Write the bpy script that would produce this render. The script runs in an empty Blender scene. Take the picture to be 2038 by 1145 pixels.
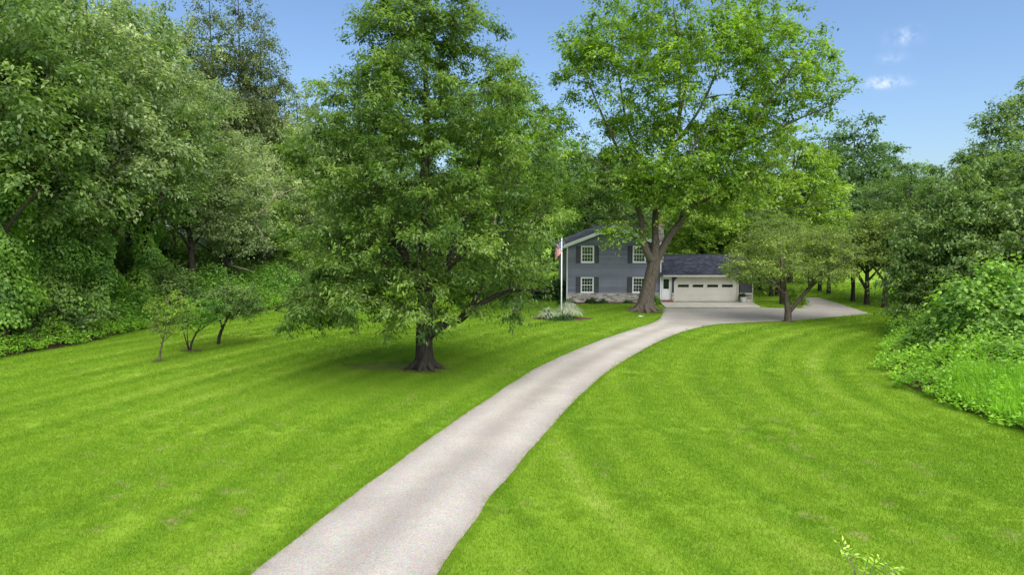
import bpy, bmesh, math, random
import numpy as np
from mathutils import Vector

# ------------------------------------------------------------------ scene, camera, light
scene = bpy.context.scene
COL = scene.collection
PITCH = math.radians(4.96); FPX = 1360.0; CAMH = 6.0
cam_d = bpy.data.cameras.new('camera'); cam = bpy.data.objects.new('camera', cam_d)
COL.objects.link(cam); scene.camera = cam
cam.location = (0, 0, CAMH); cam.rotation_euler = (math.radians(90) - PITCH, 0, 0)
cam_d.sensor_width = 36; cam_d.lens = 36 * FPX / 2038; cam_d.clip_end = 4000; cam_d.clip_start = 0.1

SUN_AZ = math.radians(152)      # clockwise from straight ahead (+Y): high, behind the camera to the right
SUN_EL = math.radians(56)
sdir = Vector((math.sin(SUN_AZ) * math.cos(SUN_EL), math.cos(SUN_AZ) * math.cos(SUN_EL), math.sin(SUN_EL)))
sun_d = bpy.data.lights.new('sun', 'SUN'); sun = bpy.data.objects.new('sun', sun_d); COL.objects.link(sun)
sun_d.energy = 2.0; sun_d.angle = math.radians(85); sun_d.color = (1.0, 0.95, 0.86)
sun.rotation_euler = (-sdir).to_track_quat('-Z', 'Y').to_euler(); sun.location = (30, -20, 60)

world = bpy.data.worlds.new('World'); scene.world = world; world.use_nodes = True
wn = world.node_tree; wn.nodes.clear()
def pixel_dir(px, py):
    x = (px - 1019) / FPX; v = -(py - 572.5) / FPX
    return Vector((x, math.cos(PITCH) + v * math.sin(PITCH), -math.sin(PITCH) + v * math.cos(PITCH)))
def WN(t, **k):
    n = wn.nodes.new(t)
    for a, b in k.items(): setattr(n, a, b)
    return n
def wmath(op, a, b=None):
    n = WN('ShaderNodeMath', operation=op)
    for i, s in enumerate((a, b)):
        if s is None: continue
        if isinstance(s, (int, float)): n.inputs[i].default_value = s
        else: wn.links.new(s, n.inputs[i])
    return n.outputs[0]
sky = WN('ShaderNodeTexSky'); sky.sky_type = 'NISHITA'; sky.sun_disc = False
sky.sun_elevation = SUN_EL; sky.sun_rotation = SUN_AZ; sky.altitude = 200
sky.air_density = 1.0; sky.dust_density = 1.6; sky.ozone_density = 4.0
tc = WN('ShaderNodeTexCoord')
cn = WN('ShaderNodeTexNoise'); cn.inputs['Scale'].default_value = 70; cn.inputs['Detail'].default_value = 6; cn.inputs['Roughness'].default_value = 0.6
wn.links.new(tc.outputs['Generated'], cn.inputs['Vector'])
mask = None
for px, py, sx, sz, k in [(1797, 72, .014, .009, .5), (1776, 116, .012, .006, .35), (1765, 165, .019, .006, .95), (1748, 155, .009, .005, .4),
                          (-900, 60, .05, .012, .6), (2900, 160, .06, .014, .6), (2500, -300, .05, .02, .5), (300, -500, .06, .02, .5)]:
    d = pixel_dir(px, py).normalized(); r = Vector((d.y, -d.x, 0)).normalized(); u = r.cross(d)
    vs = []
    for ax, s in ((r, sx), (u, sz)):
        n = WN('ShaderNodeVectorMath', operation='DOT_PRODUCT'); wn.links.new(tc.outputs['Generated'], n.inputs[0]); n.inputs[1].default_value = ax
        q = wmath('DIVIDE', n.outputs['Value'], s); vs.append(wmath('MULTIPLY', q, q))
    n = WN('ShaderNodeVectorMath', operation='DOT_PRODUCT'); wn.links.new(tc.outputs['Generated'], n.inputs[0]); n.inputs[1].default_value = d
    g = wmath('POWER', 2.718, wmath('MULTIPLY', wmath('ADD', vs[0], vs[1]), -1.0))
    g = wmath('MULTIPLY', wmath('MULTIPLY', g, wmath('GREATER_THAN', n.outputs['Value'], 0.2)), k)
    mask = g if mask is None else wmath('ADD', mask, g)
cl = wmath('MULTIPLY', mask, wmath('MAXIMUM', wmath('MULTIPLY', wmath('SUBTRACT', cn.outputs['Fac'], 0.40), 4.0), 0.0))
cl = wmath('MINIMUM', wmath('MULTIPLY', cl, 0.55), 0.6)
mixc = WN('ShaderNodeMix', data_type='RGBA'); wn.links.new(cl, mixc.inputs['Factor'])
tint = WN('ShaderNodeMix', data_type='RGBA', blend_type='MULTIPLY'); tint.inputs['Factor'].default_value = 1.0
wn.links.new(sky.outputs[0], tint.inputs['A']); tint.inputs['B'].default_value = (.90, .95, 1.0, 1)
wn.links.new(tint.outputs['Result'], mixc.inputs['A']); mixc.inputs['B'].default_value = (8.0, 8.0, 8.6, 1)
bg = WN('ShaderNodeBackground'); bg.inputs['Strength'].default_value = 0.053
wn.links.new(mixc.outputs['Result'], bg.inputs['Color'])
wo = WN('ShaderNodeOutputWorld'); wn.links.new(bg.outputs[0], wo.inputs[0])

vs_ = scene.view_settings
vs_.view_transform = 'Standard'; vs_.look = 'None'; vs_.exposure = 1.82; vs_.gamma = 1.0; vs_.use_curve_mapping = False
scene.render.engine = 'CYCLES'
cy = scene.cycles
cy.max_bounces = 8; cy.diffuse_bounces = 6; cy.glossy_bounces = 2; cy.transmission_bounces = 6; cy.transparent_max_bounces = 4
cy.use_denoising = True; cy.denoiser = 'OPENIMAGEDENOISE'; cy.caustics_reflective = False; cy.caustics_refractive = False

# ------------------------------------------------------------------ pixel helpers (only directions; depth from the ground)
def gp(px, py, z=0.0):
    d = pixel_dir(px, py); t = (z - CAMH) / d.z
    return (d.x * t, d.y * t)
def atY(px, Y):           # ground X for a pixel column at distance Y
    return (px - 1019) / FPX * (Y * math.cos(PITCH) + CAMH * math.sin(PITCH))
def zt(py, Y):            # height of a pixel row at distance Y
    d = pixel_dir(1019, py); return CAMH + d.z / d.y * Y

# ------------------------------------------------------------------ mesh helpers
class MB:
    def __init__(s): s.v = []; s.f = []
    def quad(s, *p):
        n = len(s.v); s.v += [tuple(q) for q in p]; s.f.append(tuple(range(n, n + len(p)))); return s
    def box(s, x0, x1, y0, y1, z0, z1):
        n = len(s.v)
        s.v += [(x0, y0, z0), (x1, y0, z0), (x1, y1, z0), (x0, y1, z0), (x0, y0, z1), (x1, y0, z1), (x1, y1, z1), (x0, y1, z1)]
        s.f += [tuple(n + i for i in q) for q in ((0, 3, 2, 1), (4, 5, 6, 7), (0, 1, 5, 4), (1, 2, 6, 5), (2, 3, 7, 6), (3, 0, 4, 7))]
        return s
    def prism(s, poly, y0, y1):       # polygon in x,z extruded along y
        n = len(s.v); m = len(poly)
        s.v += [(x, y0, z) for x, z in poly] + [(x, y1, z) for x, z in poly]
        s.f.append(tuple(n + i for i in range(m))); s.f.append(tuple(n + m + i for i in reversed(range(m))))
        for i in range(m):
            j = (i + 1) % m; s.f.append((n + j, n + i, n + m + i, n + m + j))
        return s
    def slab(s, poly, z0, z1):        # polygon in x,y extruded along z
        n = len(s.v); m = len(poly)
        s.v += [(x, y, z0) for x, y in poly] + [(x, y, z1) for x, y in poly]
        s.f.append(tuple(n + i for i in reversed(range(m)))); s.f.append(tuple(n + m + i for i in range(m)))
        for i in range(m):
            j = (i + 1) % m; s.f.append((n + i, n + j, n + m + j, n + m + i))
        return s
    def tube(s, pts, rad, sides=8, rng=None, rough=0.0, cap=True):
        pts = [Vector(p) for p in pts]; n0 = len(s.v); k = len(pts)
        t0 = (pts[1] - pts[0]).normalized()
        ref = Vector((1, 0, 0)) if abs(t0.x) < 0.8 else Vector((0, 1, 0))
        a = t0.cross(ref).normalized()
        lob = [1 + (rng.uniform(-rough, rough) if rng is not None else 0) for _ in range(sides)]
        for i, p in enumerate(pts):
            t = (pts[min(i + 1, k - 1)] - pts[max(i - 1, 0)]).normalized()
            a = (a - t * a.dot(t)).normalized(); b = t.cross(a)
            for j in range(sides):
                an = 2 * math.pi * j / sides; r = rad[i] * lob[j] * (1 + (rng.uniform(-rough, rough) * .4 if rng is not None else 0))
                q = p + a * (math.cos(an) * r) + b * (math.sin(an) * r); s.v.append((q.x, q.y, q.z))
        for i in range(k - 1):
            for j in range(sides):
                j2 = (j + 1) % sides
                s.f.append((n0 + i * sides + j, n0 + i * sides + j2, n0 + (i + 1) * sides + j2, n0 + (i + 1) * sides + j))
        if cap:
            s.f.append(tuple(n0 + j for j in reversed(range(sides)))); s.f.append(tuple(n0 + (k - 1) * sides + j for j in range(sides)))
        return s
    def lathe(s, prof, cx, cy, sides=20):
        n0 = len(s.v); k = len(prof)
        for r, z in prof:
            for j in range(sides):
                an = 2 * math.pi * j / sides; s.v.append((cx + r * math.cos(an), cy + r * math.sin(an), z))
        for i in range(k - 1):
            for j in range(sides):
                j2 = (j + 1) % sides
                s.f.append((n0 + i * sides + j, n0 + i * sides + j2, n0 + (i + 1) * sides + j2, n0 + (i + 1) * sides + j))
        s.f.append(tuple(n0 + j for j in reversed(range(sides)))); s.f.append(tuple(n0 + (k - 1) * sides + j for j in range(sides)))
        return s
    def mesh(s, name, off=(0, 0, 0), smooth=False):
        me = bpy.data.meshes.new(name)
        me.from_pydata([(x - off[0], y - off[1], z - off[2]) for x, y, z in s.v], [], s.f); me.update()
        if smooth: me.polygons.foreach_set('use_smooth', [True] * len(me.polygons))
        return me

def link(name, me, mat, parent=None, loc=(0, 0, 0)):
    o = bpy.data.objects.new(name, me); COL.objects.link(o); o.location = loc
    if mat is not None and me is not None: 
        me.materials.clear(); me.materials.append(mat)
    if parent is not None: o.parent = parent
    return o
def tag(o, label, cat, group=None):
    o['label'] = label; o['category'] = cat
    if group: o['group'] = group
    return o
def thing(name, label, cat, loc, group=None, rz=0.0, sc=1.0):
    o = bpy.data.objects.new(name, None); COL.objects.link(o); o.location = loc; o.rotation_euler = (0, 0, rz)
    o.scale = (sc, sc, sc) if isinstance(sc, (int, float)) else sc
    o.empty_display_size = .3
    return tag(o, label, cat, group)
def structure(o): o['kind'] = 'structure'; return o
def stuff(o): o['kind'] = 'stuff'; return o
def copy_thing(src, label, loc, rz=0.0, sc=1.0, group=None, cat=None, name=None):
    r = src.copy(); COL.objects.link(r); r.location = loc; r.rotation_euler = (0, 0, rz)
    if name: r.name = name
    r.scale = (sc, sc, sc) if isinstance(sc, (int, float)) else sc
    r['label'] = label
    if cat: r['category'] = cat
    if group: r['group'] = group
    elif 'group' in r: del r['group']
    for ch in list(src.children):
        c = ch.copy(); COL.objects.link(c); c.parent = r
        for g in list(ch.children):
            d = g.copy(); COL.objects.link(d); d.parent = c
    return r

# ------------------------------------------------------------------ materials
class NT:
    def __init__(s, name):
        s.m = bpy.data.materials.new(name); s.m.use_nodes = True; s.t = s.m.node_tree; s.t.nodes.clear()
        s.out = s.t.nodes.new('ShaderNodeOutputMaterial')
    def n(s, t, **k):
        x = s.t.nodes.new(t)
        for a, b in k.items(): setattr(x, a, b)
        return x
    def put(s, sock, v):
        if isinstance(v, bpy.types.NodeSocket): s.t.links.new(v, sock)
        elif isinstance(v, (tuple, list)) and len(v) == 3 and sock.type == 'RGBA': sock.default_value = (*v, 1)
        else: sock.default_value = v
    def math(s, op, a, b=None, clamp=False):
        x = s.n('ShaderNodeMath', operation=op, use_clamp=clamp); s.put(x.inputs[0], a)
        if b is not None: s.put(x.inputs[1], b)
        return x.outputs[0]
    def pos(s): return s.n('ShaderNodeNewGeometry').outputs['Position']
    def objco(s): return s.n('ShaderNodeTexCoord').outputs['Object']
    def noise(s, vec, scale, detail=3, rough=.55, dist=0.0):
        x = s.n('ShaderNodeTexNoise'); s.put(x.inputs['Vector'], vec); x.inputs['Scale'].default_value = scale
        x.inputs['Detail'].default_value = detail; x.inputs['Roughness'].default_value = rough; x.inputs['Distortion'].default_value = dist
        return x.outputs['Fac']
    def scale(s, vec, sc):
        x = s.n('ShaderNodeVectorMath', operation='MULTIPLY'); s.put(x.inputs[0], vec); x.inputs[1].default_value = sc; return x.outputs[0]
    def ramp(s, v, stops):
        x = s.n('ShaderNodeValToRGB'); s.put(x.inputs[0], v); e = x.color_ramp.elements
        while len(e) < len(stops): e.new(.5)
        for el, (p, c) in zip(e, stops): el.position = p; el.color = (*c, 1) if len(c) == 3 else c
        return x.outputs[0]
    def rng(s, v, a, b, lo=0.0, hi=1.0):
        x = s.n('ShaderNodeMapRange'); s.put(x.inputs[0], v)
        for i, q in enumerate((a, b, lo, hi)): x.inputs[i + 1].default_value = q
        return x.outputs[0]
    def mix(s, f, a, b, mode='MIX'):
        x = s.n('ShaderNodeMix', data_type='RGBA', blend_type=mode); s.put(x.inputs['Factor'], f)
        s.put(x.inputs['A'], a); s.put(x.inputs['B'], b); return x.outputs['Result']
    def bump(s, h, strength=.3, dist=.02):
        x = s.n('ShaderNodeBump'); s.put(x.inputs['Height'], h); x.inputs['Strength'].default_value = strength; x.inputs['Distance'].default_value = dist
        return x.outputs[0]
    def bsdf(s, col, rough=.6, normal=None, spec=.4, metal=0.0):
        x = s.n('ShaderNodeBsdfPrincipled'); s.put(x.inputs['Base Color'], col); s.put(x.inputs['Roughness'], rough)
        x.inputs['Specular IOR Level'].default_value = spec; x.inputs['Metallic'].default_value = metal
        if normal is not None: s.t.links.new(normal, x.inputs['Normal'])
        return x.outputs[0]
    def end(s, sh): s.t.links.new(sh, s.out.inputs[0]); return s.m

def leaf_mat(name, dark, light, trans=None, tw=.45, rough=.42, gain=1.85):
    dark = tuple(c * gain for c in dark); light = tuple(min(.8, c * gain) for c in light)
    s = NT(name); a = s.n('ShaderNodeAttribute', attribute_name='tint')
    big = s.noise(s.pos(), .45, 2)
    f = s.math('ADD', a.outputs['Fac'], s.rng(big, .3, .7, -.18, .18), True)
    c = s.ramp(f, [(0, dark), (.55, tuple((d + l) / 2 for d, l in zip(dark, light))), (1, light)])
    t = s.mix(1.0, c, trans or (1.25, 1.45, .55), 'MULTIPLY')
    p = s.bsdf(c, rough, spec=.38)
    tr = s.n('ShaderNodeBsdfTranslucent'); s.put(tr.inputs[0], t)
    mx = s.n('ShaderNodeMixShader'); mx.inputs[0].default_value = tw
    s.t.links.new(p, mx.inputs[1]); s.t.links.new(tr.outputs[0], mx.inputs[2])
    return s.end(mx.outputs[0])
def bark_mat(name, a, b, sc=6.0):
    s = NT(name); co = s.objco()
    n1 = s.noise(s.scale(co, (1, 1, .22)), sc * 2.5, 6, .65); n2 = s.noise(co, 1.3, 3)
    c = s.ramp(n1, [(.3, a), (.7, b)]); c = s.mix(s.rng(n2, .5, .75, 0, .35), c, (.10, .11, .07))
    return s.end(s.bsdf(c, .9, s.bump(n1, .9, .05), .15))
def plain(name, col, rough=.6, var=.12, sc=3.0, spec=.4, metal=0.0, bump=0.0):
    s = NT(name); n = s.noise(s.objco(), sc, 5)
    lo = tuple(c * (1 - var) for c in col); hi = tuple(min(1, c * (1 + var)) for c in col)
    c = s.ramp(n, [(.3, lo), (.7, hi)])
    return s.end(s.bsdf(c, rough, s.bump(s.noise(s.objco(), sc * 12, 3), bump, .01) if bump else None, spec, metal))

MOW_C = (66.34, 0.39)
def grass_colour(s):
    p = s.pos()
    sep = s.n('ShaderNodeSeparateXYZ'); s.put(sep.inputs[0], p)
    dx = s.math('SUBTRACT', sep.outputs[0], MOW_C[0]); dy = s.math('SUBTRACT', sep.outputs[1], MOW_C[1])
    r = s.math('SQRT', s.math('ADD', s.math('MULTIPLY', dx, dx), s.math('MULTIPLY', dy, dy)))
    bx = s.math('SUBTRACT', sep.outputs[0], 33.0); by = s.math('SUBTRACT', sep.outputs[1], 22.0)
    rb = s.math('SQRT', s.math('ADD', s.math('MULTIPLY', bx, bx), s.math('MULTIPLY', by, by)))
    right = s.math('LESS_THAN', r, 69.2)
    r = s.math('ADD', s.math('MULTIPLY', rb, right), s.math('MULTIPLY', r, s.math('SUBTRACT', 1.0, right)))
    warp = s.noise(p, .07, 2)
    r2 = s.math('ADD', r, s.math('MULTIPLY', warp, 1.6))
    st = s.math('SINE', s.math('MULTIPLY', r2, 2 * math.pi / 2.7))
    st2 = s.math('SINE', s.math('MULTIPLY', r2, 2 * math.pi / 1.35))
    stripe = s.math('ADD', s.math('MULTIPLY', st, .45), s.math('MULTIPLY', st2, .45))
    stripe = s.math('MULTIPLY', stripe, s.rng(s.noise(p, .09, 2), .36, .58, .25, 1.0))
    big = s.noise(p, .10, 4, .55); mid = s.noise(s.scale(p, (1.0, .7, 1)), 1.1, 5, .62); fine = s.noise(p, 13.0, 4, .75)
    f = s.math('ADD', s.math('MULTIPLY', big, .50), s.math('ADD', s.math('MULTIPLY', mid, .32), s.math('MULTIPLY', fine, .40)))
    f = s.math('ADD', s.math('SUBTRACT', f, .115), s.math('MULTIPLY', stripe, .20), True)
    c = s.ramp(f, [(.12, (.090, .200, .010)), (.42, (.148, .270, .013)), (.60, (.195, .320, .020)), (.88, (.300, .390, .070))])
    dry = s.math('MULTIPLY', s.rng(s.noise(p, 1.5, 5, .68), .56, .69), s.rng(s.noise(p, .17, 2), .44, .60))
    c = s.mix(s.math('MULTIPLY', dry, .72), c, (.30, .27, .12))
    # worn ground below the big tree and under the yard trees
    for (cx, cy, rx, ry, k) in WORN:
        ex = s.math('DIVIDE', s.math('SUBTRACT', sep.outputs[0], cx), rx); ey = s.math('DIVIDE', s.math('SUBTRACT', sep.outputs[1], cy), ry)
        d = s.math('ADD', s.math('MULTIPLY', ex, ex), s.math('MULTIPLY', ey, ey))
        d = s.math('ADD', d, s.math('MULTIPLY', s.math('SUBTRACT', s.noise(p, 1.6, 4, .65), .5), 2.6))
        c = s.mix(s.math('MULTIPLY', s.rng(d, 1.0, .35), k), c, (.105, .075, .042))
    return c, f, fine
WORN = [(-5.0, 29.3, 2.6, 1.3, .5), (-3.7, 28.7, 1.3, 1.0, .6), (10.3, 48.2, 1.9, .9, .6), (-15.7, 33.0, .7, .5, .8), (-15.9, 30.4, .4, .35, .7), (17.7, 43.6, .7, .5, .6)]

def make_grass_ground():
    s = NT('mown_grass'); c, f, fine = grass_colour(s)
    h = s.math('ADD', s.noise(s.pos(), 26, 4, .7), s.math('MULTIPLY', fine, 1.2))
    return s.end(s.bsdf(c, .85, s.bump(h, .55, .05), .2))
def make_grass_blade():
    s = NT('grass_blade'); c, f, fine = grass_colour(s)
    ran = s.n('ShaderNodeNewGeometry').outputs['Random Per Island']
    c = s.mix(1.0, c, s.ramp(ran, [(0, (.88, .90, .88)), (.6, (1.14, 1.14, 1.08)), (1, (1.5, 1.36, 1.4))]), 'MULTIPLY')
    tr = s.n('ShaderNodeBsdfTranslucent'); s.put(tr.inputs[0], s.mix(1.0, c, (1.2, 1.25, .6), 'MULTIPLY'))
    mx = s.n('ShaderNodeMixShader'); mx.inputs[0].default_value = .35
    s.t.links.new(s.bsdf(c, .6, None, .25), mx.inputs[1]); s.t.links.new(tr.outputs[0], mx.inputs[2])
    return s.end(mx.outputs[0])
def make_drive():
    s = NT('chip_seal_gravel'); p = s.pos(); a = s.n('ShaderNodeAttribute', attribute_name='across').outputs['Fac']
    ev = s.n('ShaderNodeAttribute', attribute_name='edge').outputs['Fac']
    v = s.n('ShaderNodeTexVoronoi'); s.put(v.inputs['Vector'], p); v.inputs['Scale'].default_value = 42
    base = s.ramp(s.noise(p, 30, 5, .75), [(.25, (.26, .245, .225)), (.5, (.38, .36, .34)), (.75, (.48, .46, .445))])
    tone = s.mix(.30, base, s.n_vor(v) if hasattr(s, 'n_vor') else v.outputs['Color'], 'SOFT_LIGHT')
    tone = s.mix(1.0, tone, s.ramp(s.noise(p, .5, 4, .6), [(.3, (.86, .85, .85)), (.7, (1.07, 1.06, 1.05))]), 'MULTIPLY')
    # wheel tracks polished paler, crown between them darker
    wob = s.math('ADD', a, s.math('MULTIPLY', s.math('SUBTRACT', s.noise(p, .45, 3), .5), .14))
    tr = s.math('COSINE', s.math('MULTIPLY', s.math('SUBTRACT', wob, .25), 4 * math.pi))
    tone = s.mix(1.0, tone, s.ramp(s.math('ADD', s.math('MULTIPLY', tr, .5), .5), [(0, (.84, .83, .82)), (1, (1.05, 1.05, 1.05))]), 'MULTIPLY')
    tone = s.mix(1.0, tone, (.945, .925, .875), 'MULTIPLY')
    dirt = s.math('MULTIPLY', s.rng(s.math('ADD', ev, s.math('MULTIPLY', s.math('SUBTRACT', s.noise(p, 3.5, 5, .7), .5), .55)), .93, 1.10), .55)
    tone = s.mix(dirt, tone, (.15, .12, .075))
    spk = s.rng(s.noise(p, 7, 2), .80, .84)
    tone = s.mix(s.math('MULTIPLY', spk, .5), tone, (.10, .08, .06))
    return s.end(s.bsdf(tone, .92, s.bump(s.noise(p, 60, 3, .7), .5, .012), .2))

M = {}
M['grass'] = make_grass_ground(); M['blade'] = make_grass_blade(); M['drive'] = make_drive()
def soil():
    s = NT('woodland_soil'); p = s.pos()
    c = s.ramp(s.noise(p, 3.5, 6, .7), [(.3, (.03, .022, .013)), (.55, (.075, .055, .03)), (.8, (.14, .11, .06))])
    return s.end(s.bsdf(c, .95, s.bump(s.noise(p, 18, 4), .8, .05), .1))
M['soil'] = soil()
M['mulch'] = plain('bed_mulch', (.10, .065, .04), .95, .4, 6, .1, bump=.6)
M['concrete'] = plain('apron_concrete', (.50, .46, .40), .85, .10, 1.5, .25, bump=.2)
def siding_mat():
    s = NT('slate_blue_siding'); ran = s.n('ShaderNodeObjectInfo').outputs['Random']
    c = s.ramp(s.noise(s.objco(), 1.2, 5), [(.3, (.198, .208, .262)), (.7, (.236, .248, .312))])
    c = s.mix(1.0, c, s.ramp(ran, [(0, (.80, .80, .80)), (1, (1.12, 1.12, 1.12))]), 'MULTIPLY')   # random tone per board, so the lap courses show as lines
    return s.end(s.bsdf(c, .55, None, .35))
M['siding'] = siding_mat()
M['shutter'] = plain('charcoal_shutter_paint', (.055, .058, .070), .5, .1, 4)
M['white'] = plain('white_trim_paint', (.84, .85, .86), .45, .05, 3)
M['gdoor'] = plain('cream_garage_door_paint', (.66, .63, .55), .5, .06, 1.0)
M['gutter'] = plain('pale_gutter_metal', (.55, .52, .46), .45, .08, 3)
M['dark'] = plain('dark_interior', (.012, .013, .014), .8, .1, 3)
M['metal'] = plain('galvanised_metal', (.55, .57, .60), .35, .08, 8, .5, .7)
M['black'] = plain('black_plastic', (.02, .02, .022), .45, .2, 8)
M['clay'] = plain('orange_clay_flue', (.52, .20, .06), .8, .15, 8)
M['brick'] = plain('red_brick_step', (.25, .11, .08), .85, .25, 10, .2, bump=.3)
M['rock'] = plain('pale_rock', (.52, .49, .45), .85, .2, 5, .2, bump=.6)
M['wood'] = plain('weathered_pole_wood', (.16, .12, .09), .85, .25, 8, .2)
M['wire'] = plain('black_cable', (.035, .035, .04), .6, .1, 2)
M['nwall'] = plain('pale_clapboard', (.66, .68, .72), .6, .06, 1.5)
M['nroof'] = plain('grey_asphalt_roof', (.16, .16, .17), .9, .2, 6, .1)
def stone_mat():
    s = NT('limestone_blocks'); ran = s.n('ShaderNodeNewGeometry').outputs['Random Per Island']
    c = s.ramp(ran, [(0, (.26, .23, .20)), (.3, (.46, .41, .36)), (.65, (.60, .56, .50)), (1, (.74, .71, .66))])
    c = s.mix(1.0, c, s.ramp(s.noise(s.pos(), 9, 5), [(.3, (.75, .74, .72)), (.7, (1.1, 1.1, 1.1))]), 'MULTIPLY')
    return s.end(s.bsdf(c, .9, s.bump(s.noise(s.pos(), 30, 4), .5, .01), .2))
M['stone'] = stone_mat()
def shingle_mat():
    s = NT('slate_shingles'); ran = s.n('ShaderNodeNewGeometry').outputs['Random Per Island']
    c = s.ramp(ran, [(0, (.025, .028, .038)), (.5, (.047, .053, .072)), (1, (.085, .092, .118))])
    c = s.mix(1.0, c, s.ramp(s.noise(s.pos(), 45, 3, .8), [(.3, (.65, .65, .7)), (.7, (1.4, 1.4, 1.35))]), 'MULTIPLY')
    return s.end(s.bsdf(c, .9, None, .15))
M['shingle'] = shingle_mat()
def glass_mat():
    s = NT('window_glass'); p = s.pos()
    c = s.ramp(s.noise(p, 2.2, 4, .7), [(.35, (.004, .006, .006)), (.6, (.016, .030, .024)), (.8, (.045, .075, .05))])  # mottled dark green in the base colour imitates reflected trees
    return s.end(s.bsdf(c, .06, None, .7))
M['glass'] = glass_mat()
def flag_mat():
    s = NT('flag_cloth'); uv = s.n('ShaderNodeAttribute', attribute_name='fuv').outputs['Vector']
    sep = s.n('ShaderNodeSeparateXYZ'); s.put(sep.inputs[0], uv)
    st = s.math('GREATER_THAN', s.math('SINE', s.math('MULTIPLY', sep.outputs[1], 13 * math.pi)), 0.0)
    c = s.mix(st, (.75, .74, .72), (.50, .02, .03))
    can = s.math('MULTIPLY', s.math('LESS_THAN', sep.outputs[0], .4), s.math('GREATER_THAN', sep.outputs[1], .4615))
    wv = s.n('ShaderNodeTexVoronoi'); s.put(wv.inputs['Vector'], s.scale(uv, (14, 12, 1))); wv.inputs['Scale'].default_value = 1; wv.inputs['Randomness'].default_value = 0
    star = s.math('LESS_THAN', wv.outputs['Distance'], .26)
    c = s.mix(can, c, s.mix(star, (.02, .07, .30), (.75, .75, .75)))
    return s.end(s.bsdf(c, .8, None, .1))
M['flag'] = flag_mat()

M['bark'] = bark_mat('dark_bark', (.020, .016, .013), (.075, .062, .052))
M['bark_maple'] = bark_mat('grey_brown_bark', (.055, .042, .033), (.19, .155, .125))
M['bark_pale'] = bark_mat('pale_dead_wood', (.22, .17, .12), (.46, .39, .31))
M['leaf_hick'] = leaf_mat('hickory_leaf', (.024, .056, .012), (.132, .188, .038), gain=2.0)
M['leaf_mapl'] = leaf_mat('maple_leaf', (.038, .080, .010), (.172, .250, .032), gain=2.1)
M['leaf_lime'] = leaf_mat('lime_green_leaf', (.055, .112, .012), (.225, .300, .045), gain=1.7)
M['leaf_wood'] = leaf_mat('woodland_leaf', (.025, .052, .015), (.128, .176, .052), gain=2.35)
M['leaf_wood2'] = leaf_mat('greyish_woodland_leaf', (.044, .066, .032), (.180, .205, .105), gain=2.9)
M['leaf_pop'] = leaf_mat('poplar_leaf', (.034, .050, .020), (.115, .135, .055), gain=2.1)
M['leaf_oliv'] = leaf_mat('olive_leaf', (.036, .066, .016), (.150, .180, .044), gain=2.5)
M['leaf_ivy'] = leaf_mat('vine_leaf', (.020, .062, .010), (.135, .240, .036), gain=2.1)
M['leaf_weed'] = leaf_mat('weed_leaf', (.050, .120, .010), (.210, .340, .036), gain=2.0)
M['leaf_vine'] = leaf_mat('bright_vine_leaf', (.024, .066, .012), (.180, .275, .046), gain=2.3)
M['leaf_dark'] = leaf_mat('dark_green_leaf', (.010, .034, .008), (.050, .110, .022))
M['leaf_far'] = leaf_mat('distant_leaf', (.026, .056, .024), (.085, .130, .050), gain=2.3)
M['leaf_varie'] = leaf_mat('variegated_blade', (.13, .19, .07), (.60, .62, .38), (1.0, 1.0, .8), .3)
M['leaf_young'] = leaf_mat('young_leaf', (.08, .20, .012), (.34, .42, .06), (1.2, 1.3, .5), .4, .3)

# ------------------------------------------------------------------ foliage
def unit(a): return a / np.maximum(np.linalg.norm(a, axis=-1, keepdims=True), 1e-9)
def leaf_mesh(name, pos, d, nrm, ln, wd, tint):
    d = unit(d); side = unit(np.cross(d, nrm)); nn = np.cross(side, d)
    ln = ln[:, None]; wd = wd[:, None]; n = len(pos)
    mid = pos + d * ln * .42
    v = np.empty((n, 4, 3), np.float32)
    v[:, 0] = pos; v[:, 2] = pos + d * ln - nn * ln * .10
    v[:, 1] = mid + side * wd * .5 + nn * wd * .12; v[:, 3] = mid - side * wd * .5 + nn * wd * .12
    me = bpy.data.meshes.new(name)
    me.vertices.add(n * 4); me.vertices.foreach_set('co', v.ravel())
    me.loops.add(n * 4); me.loops.foreach_set('vertex_index', np.arange(n * 4, dtype=np.int32))
    me.polygons.add(n); me.polygons.foreach_set('loop_start', np.arange(0, n * 4, 4, dtype=np.int32))
    at = me.attributes.new('tint', 'FLOAT', 'FACE'); at.data.foreach_set('value', np.clip(tint, 0, 1).astype(np.float32))
    me.update(calc_edges=True)
    return me

def clump_leaves(rg, C, outw, size, n_per, ll, lw, droop=.5, flat=.45, K=7, sag=.25):
    """leaf sprays on twigs radiating from clump centres; returns arrays and twig segments"""
    m = len(C)
    td = outw[:, None, :] * .55 + rg.normal(size=(m, K, 3)) * np.array([1, 1, flat]) * .75 + np.array([0, 0, .12])
    td = unit(td); tl = size[:, None] * rg.uniform(.55, 1.15, (m, K))
    ct = rg.normal(.45, .17, m)
    idx = np.repeat(np.arange(m), n_per); k = rg.integers(0, K, len(idx)); t = rg.uniform(.12, 1, len(idx)) ** .75
    D = td[idx, k]; L = tl[idx, k]
    p = C[idx] + D * (t * L)[:, None]
    p[:, 2] -= sag * t * t * L
    p += rg.normal(size=p.shape) * (.10 * size[idx] * (.4 + t))[:, None]
    ld = D * .6 + rg.normal(size=p.shape) * .55; ld[:, 2] = ld[:, 2] * .6 - droop
    nr = rg.normal(size=p.shape) * .45 + np.array([0, 0, 1.0]) + D * .25
    ln = ll * rg.uniform(.65, 1.25, len(idx)); wd = lw * rg.uniform(.7, 1.2, len(idx))
    tint = ct[idx] + rg.uniform(-.22, .22, len(idx)) + .22 * (t - .5)
    tw = (C, td, tl, sag)
    return p, ld, nr, ln, wd, tint, tw

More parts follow.
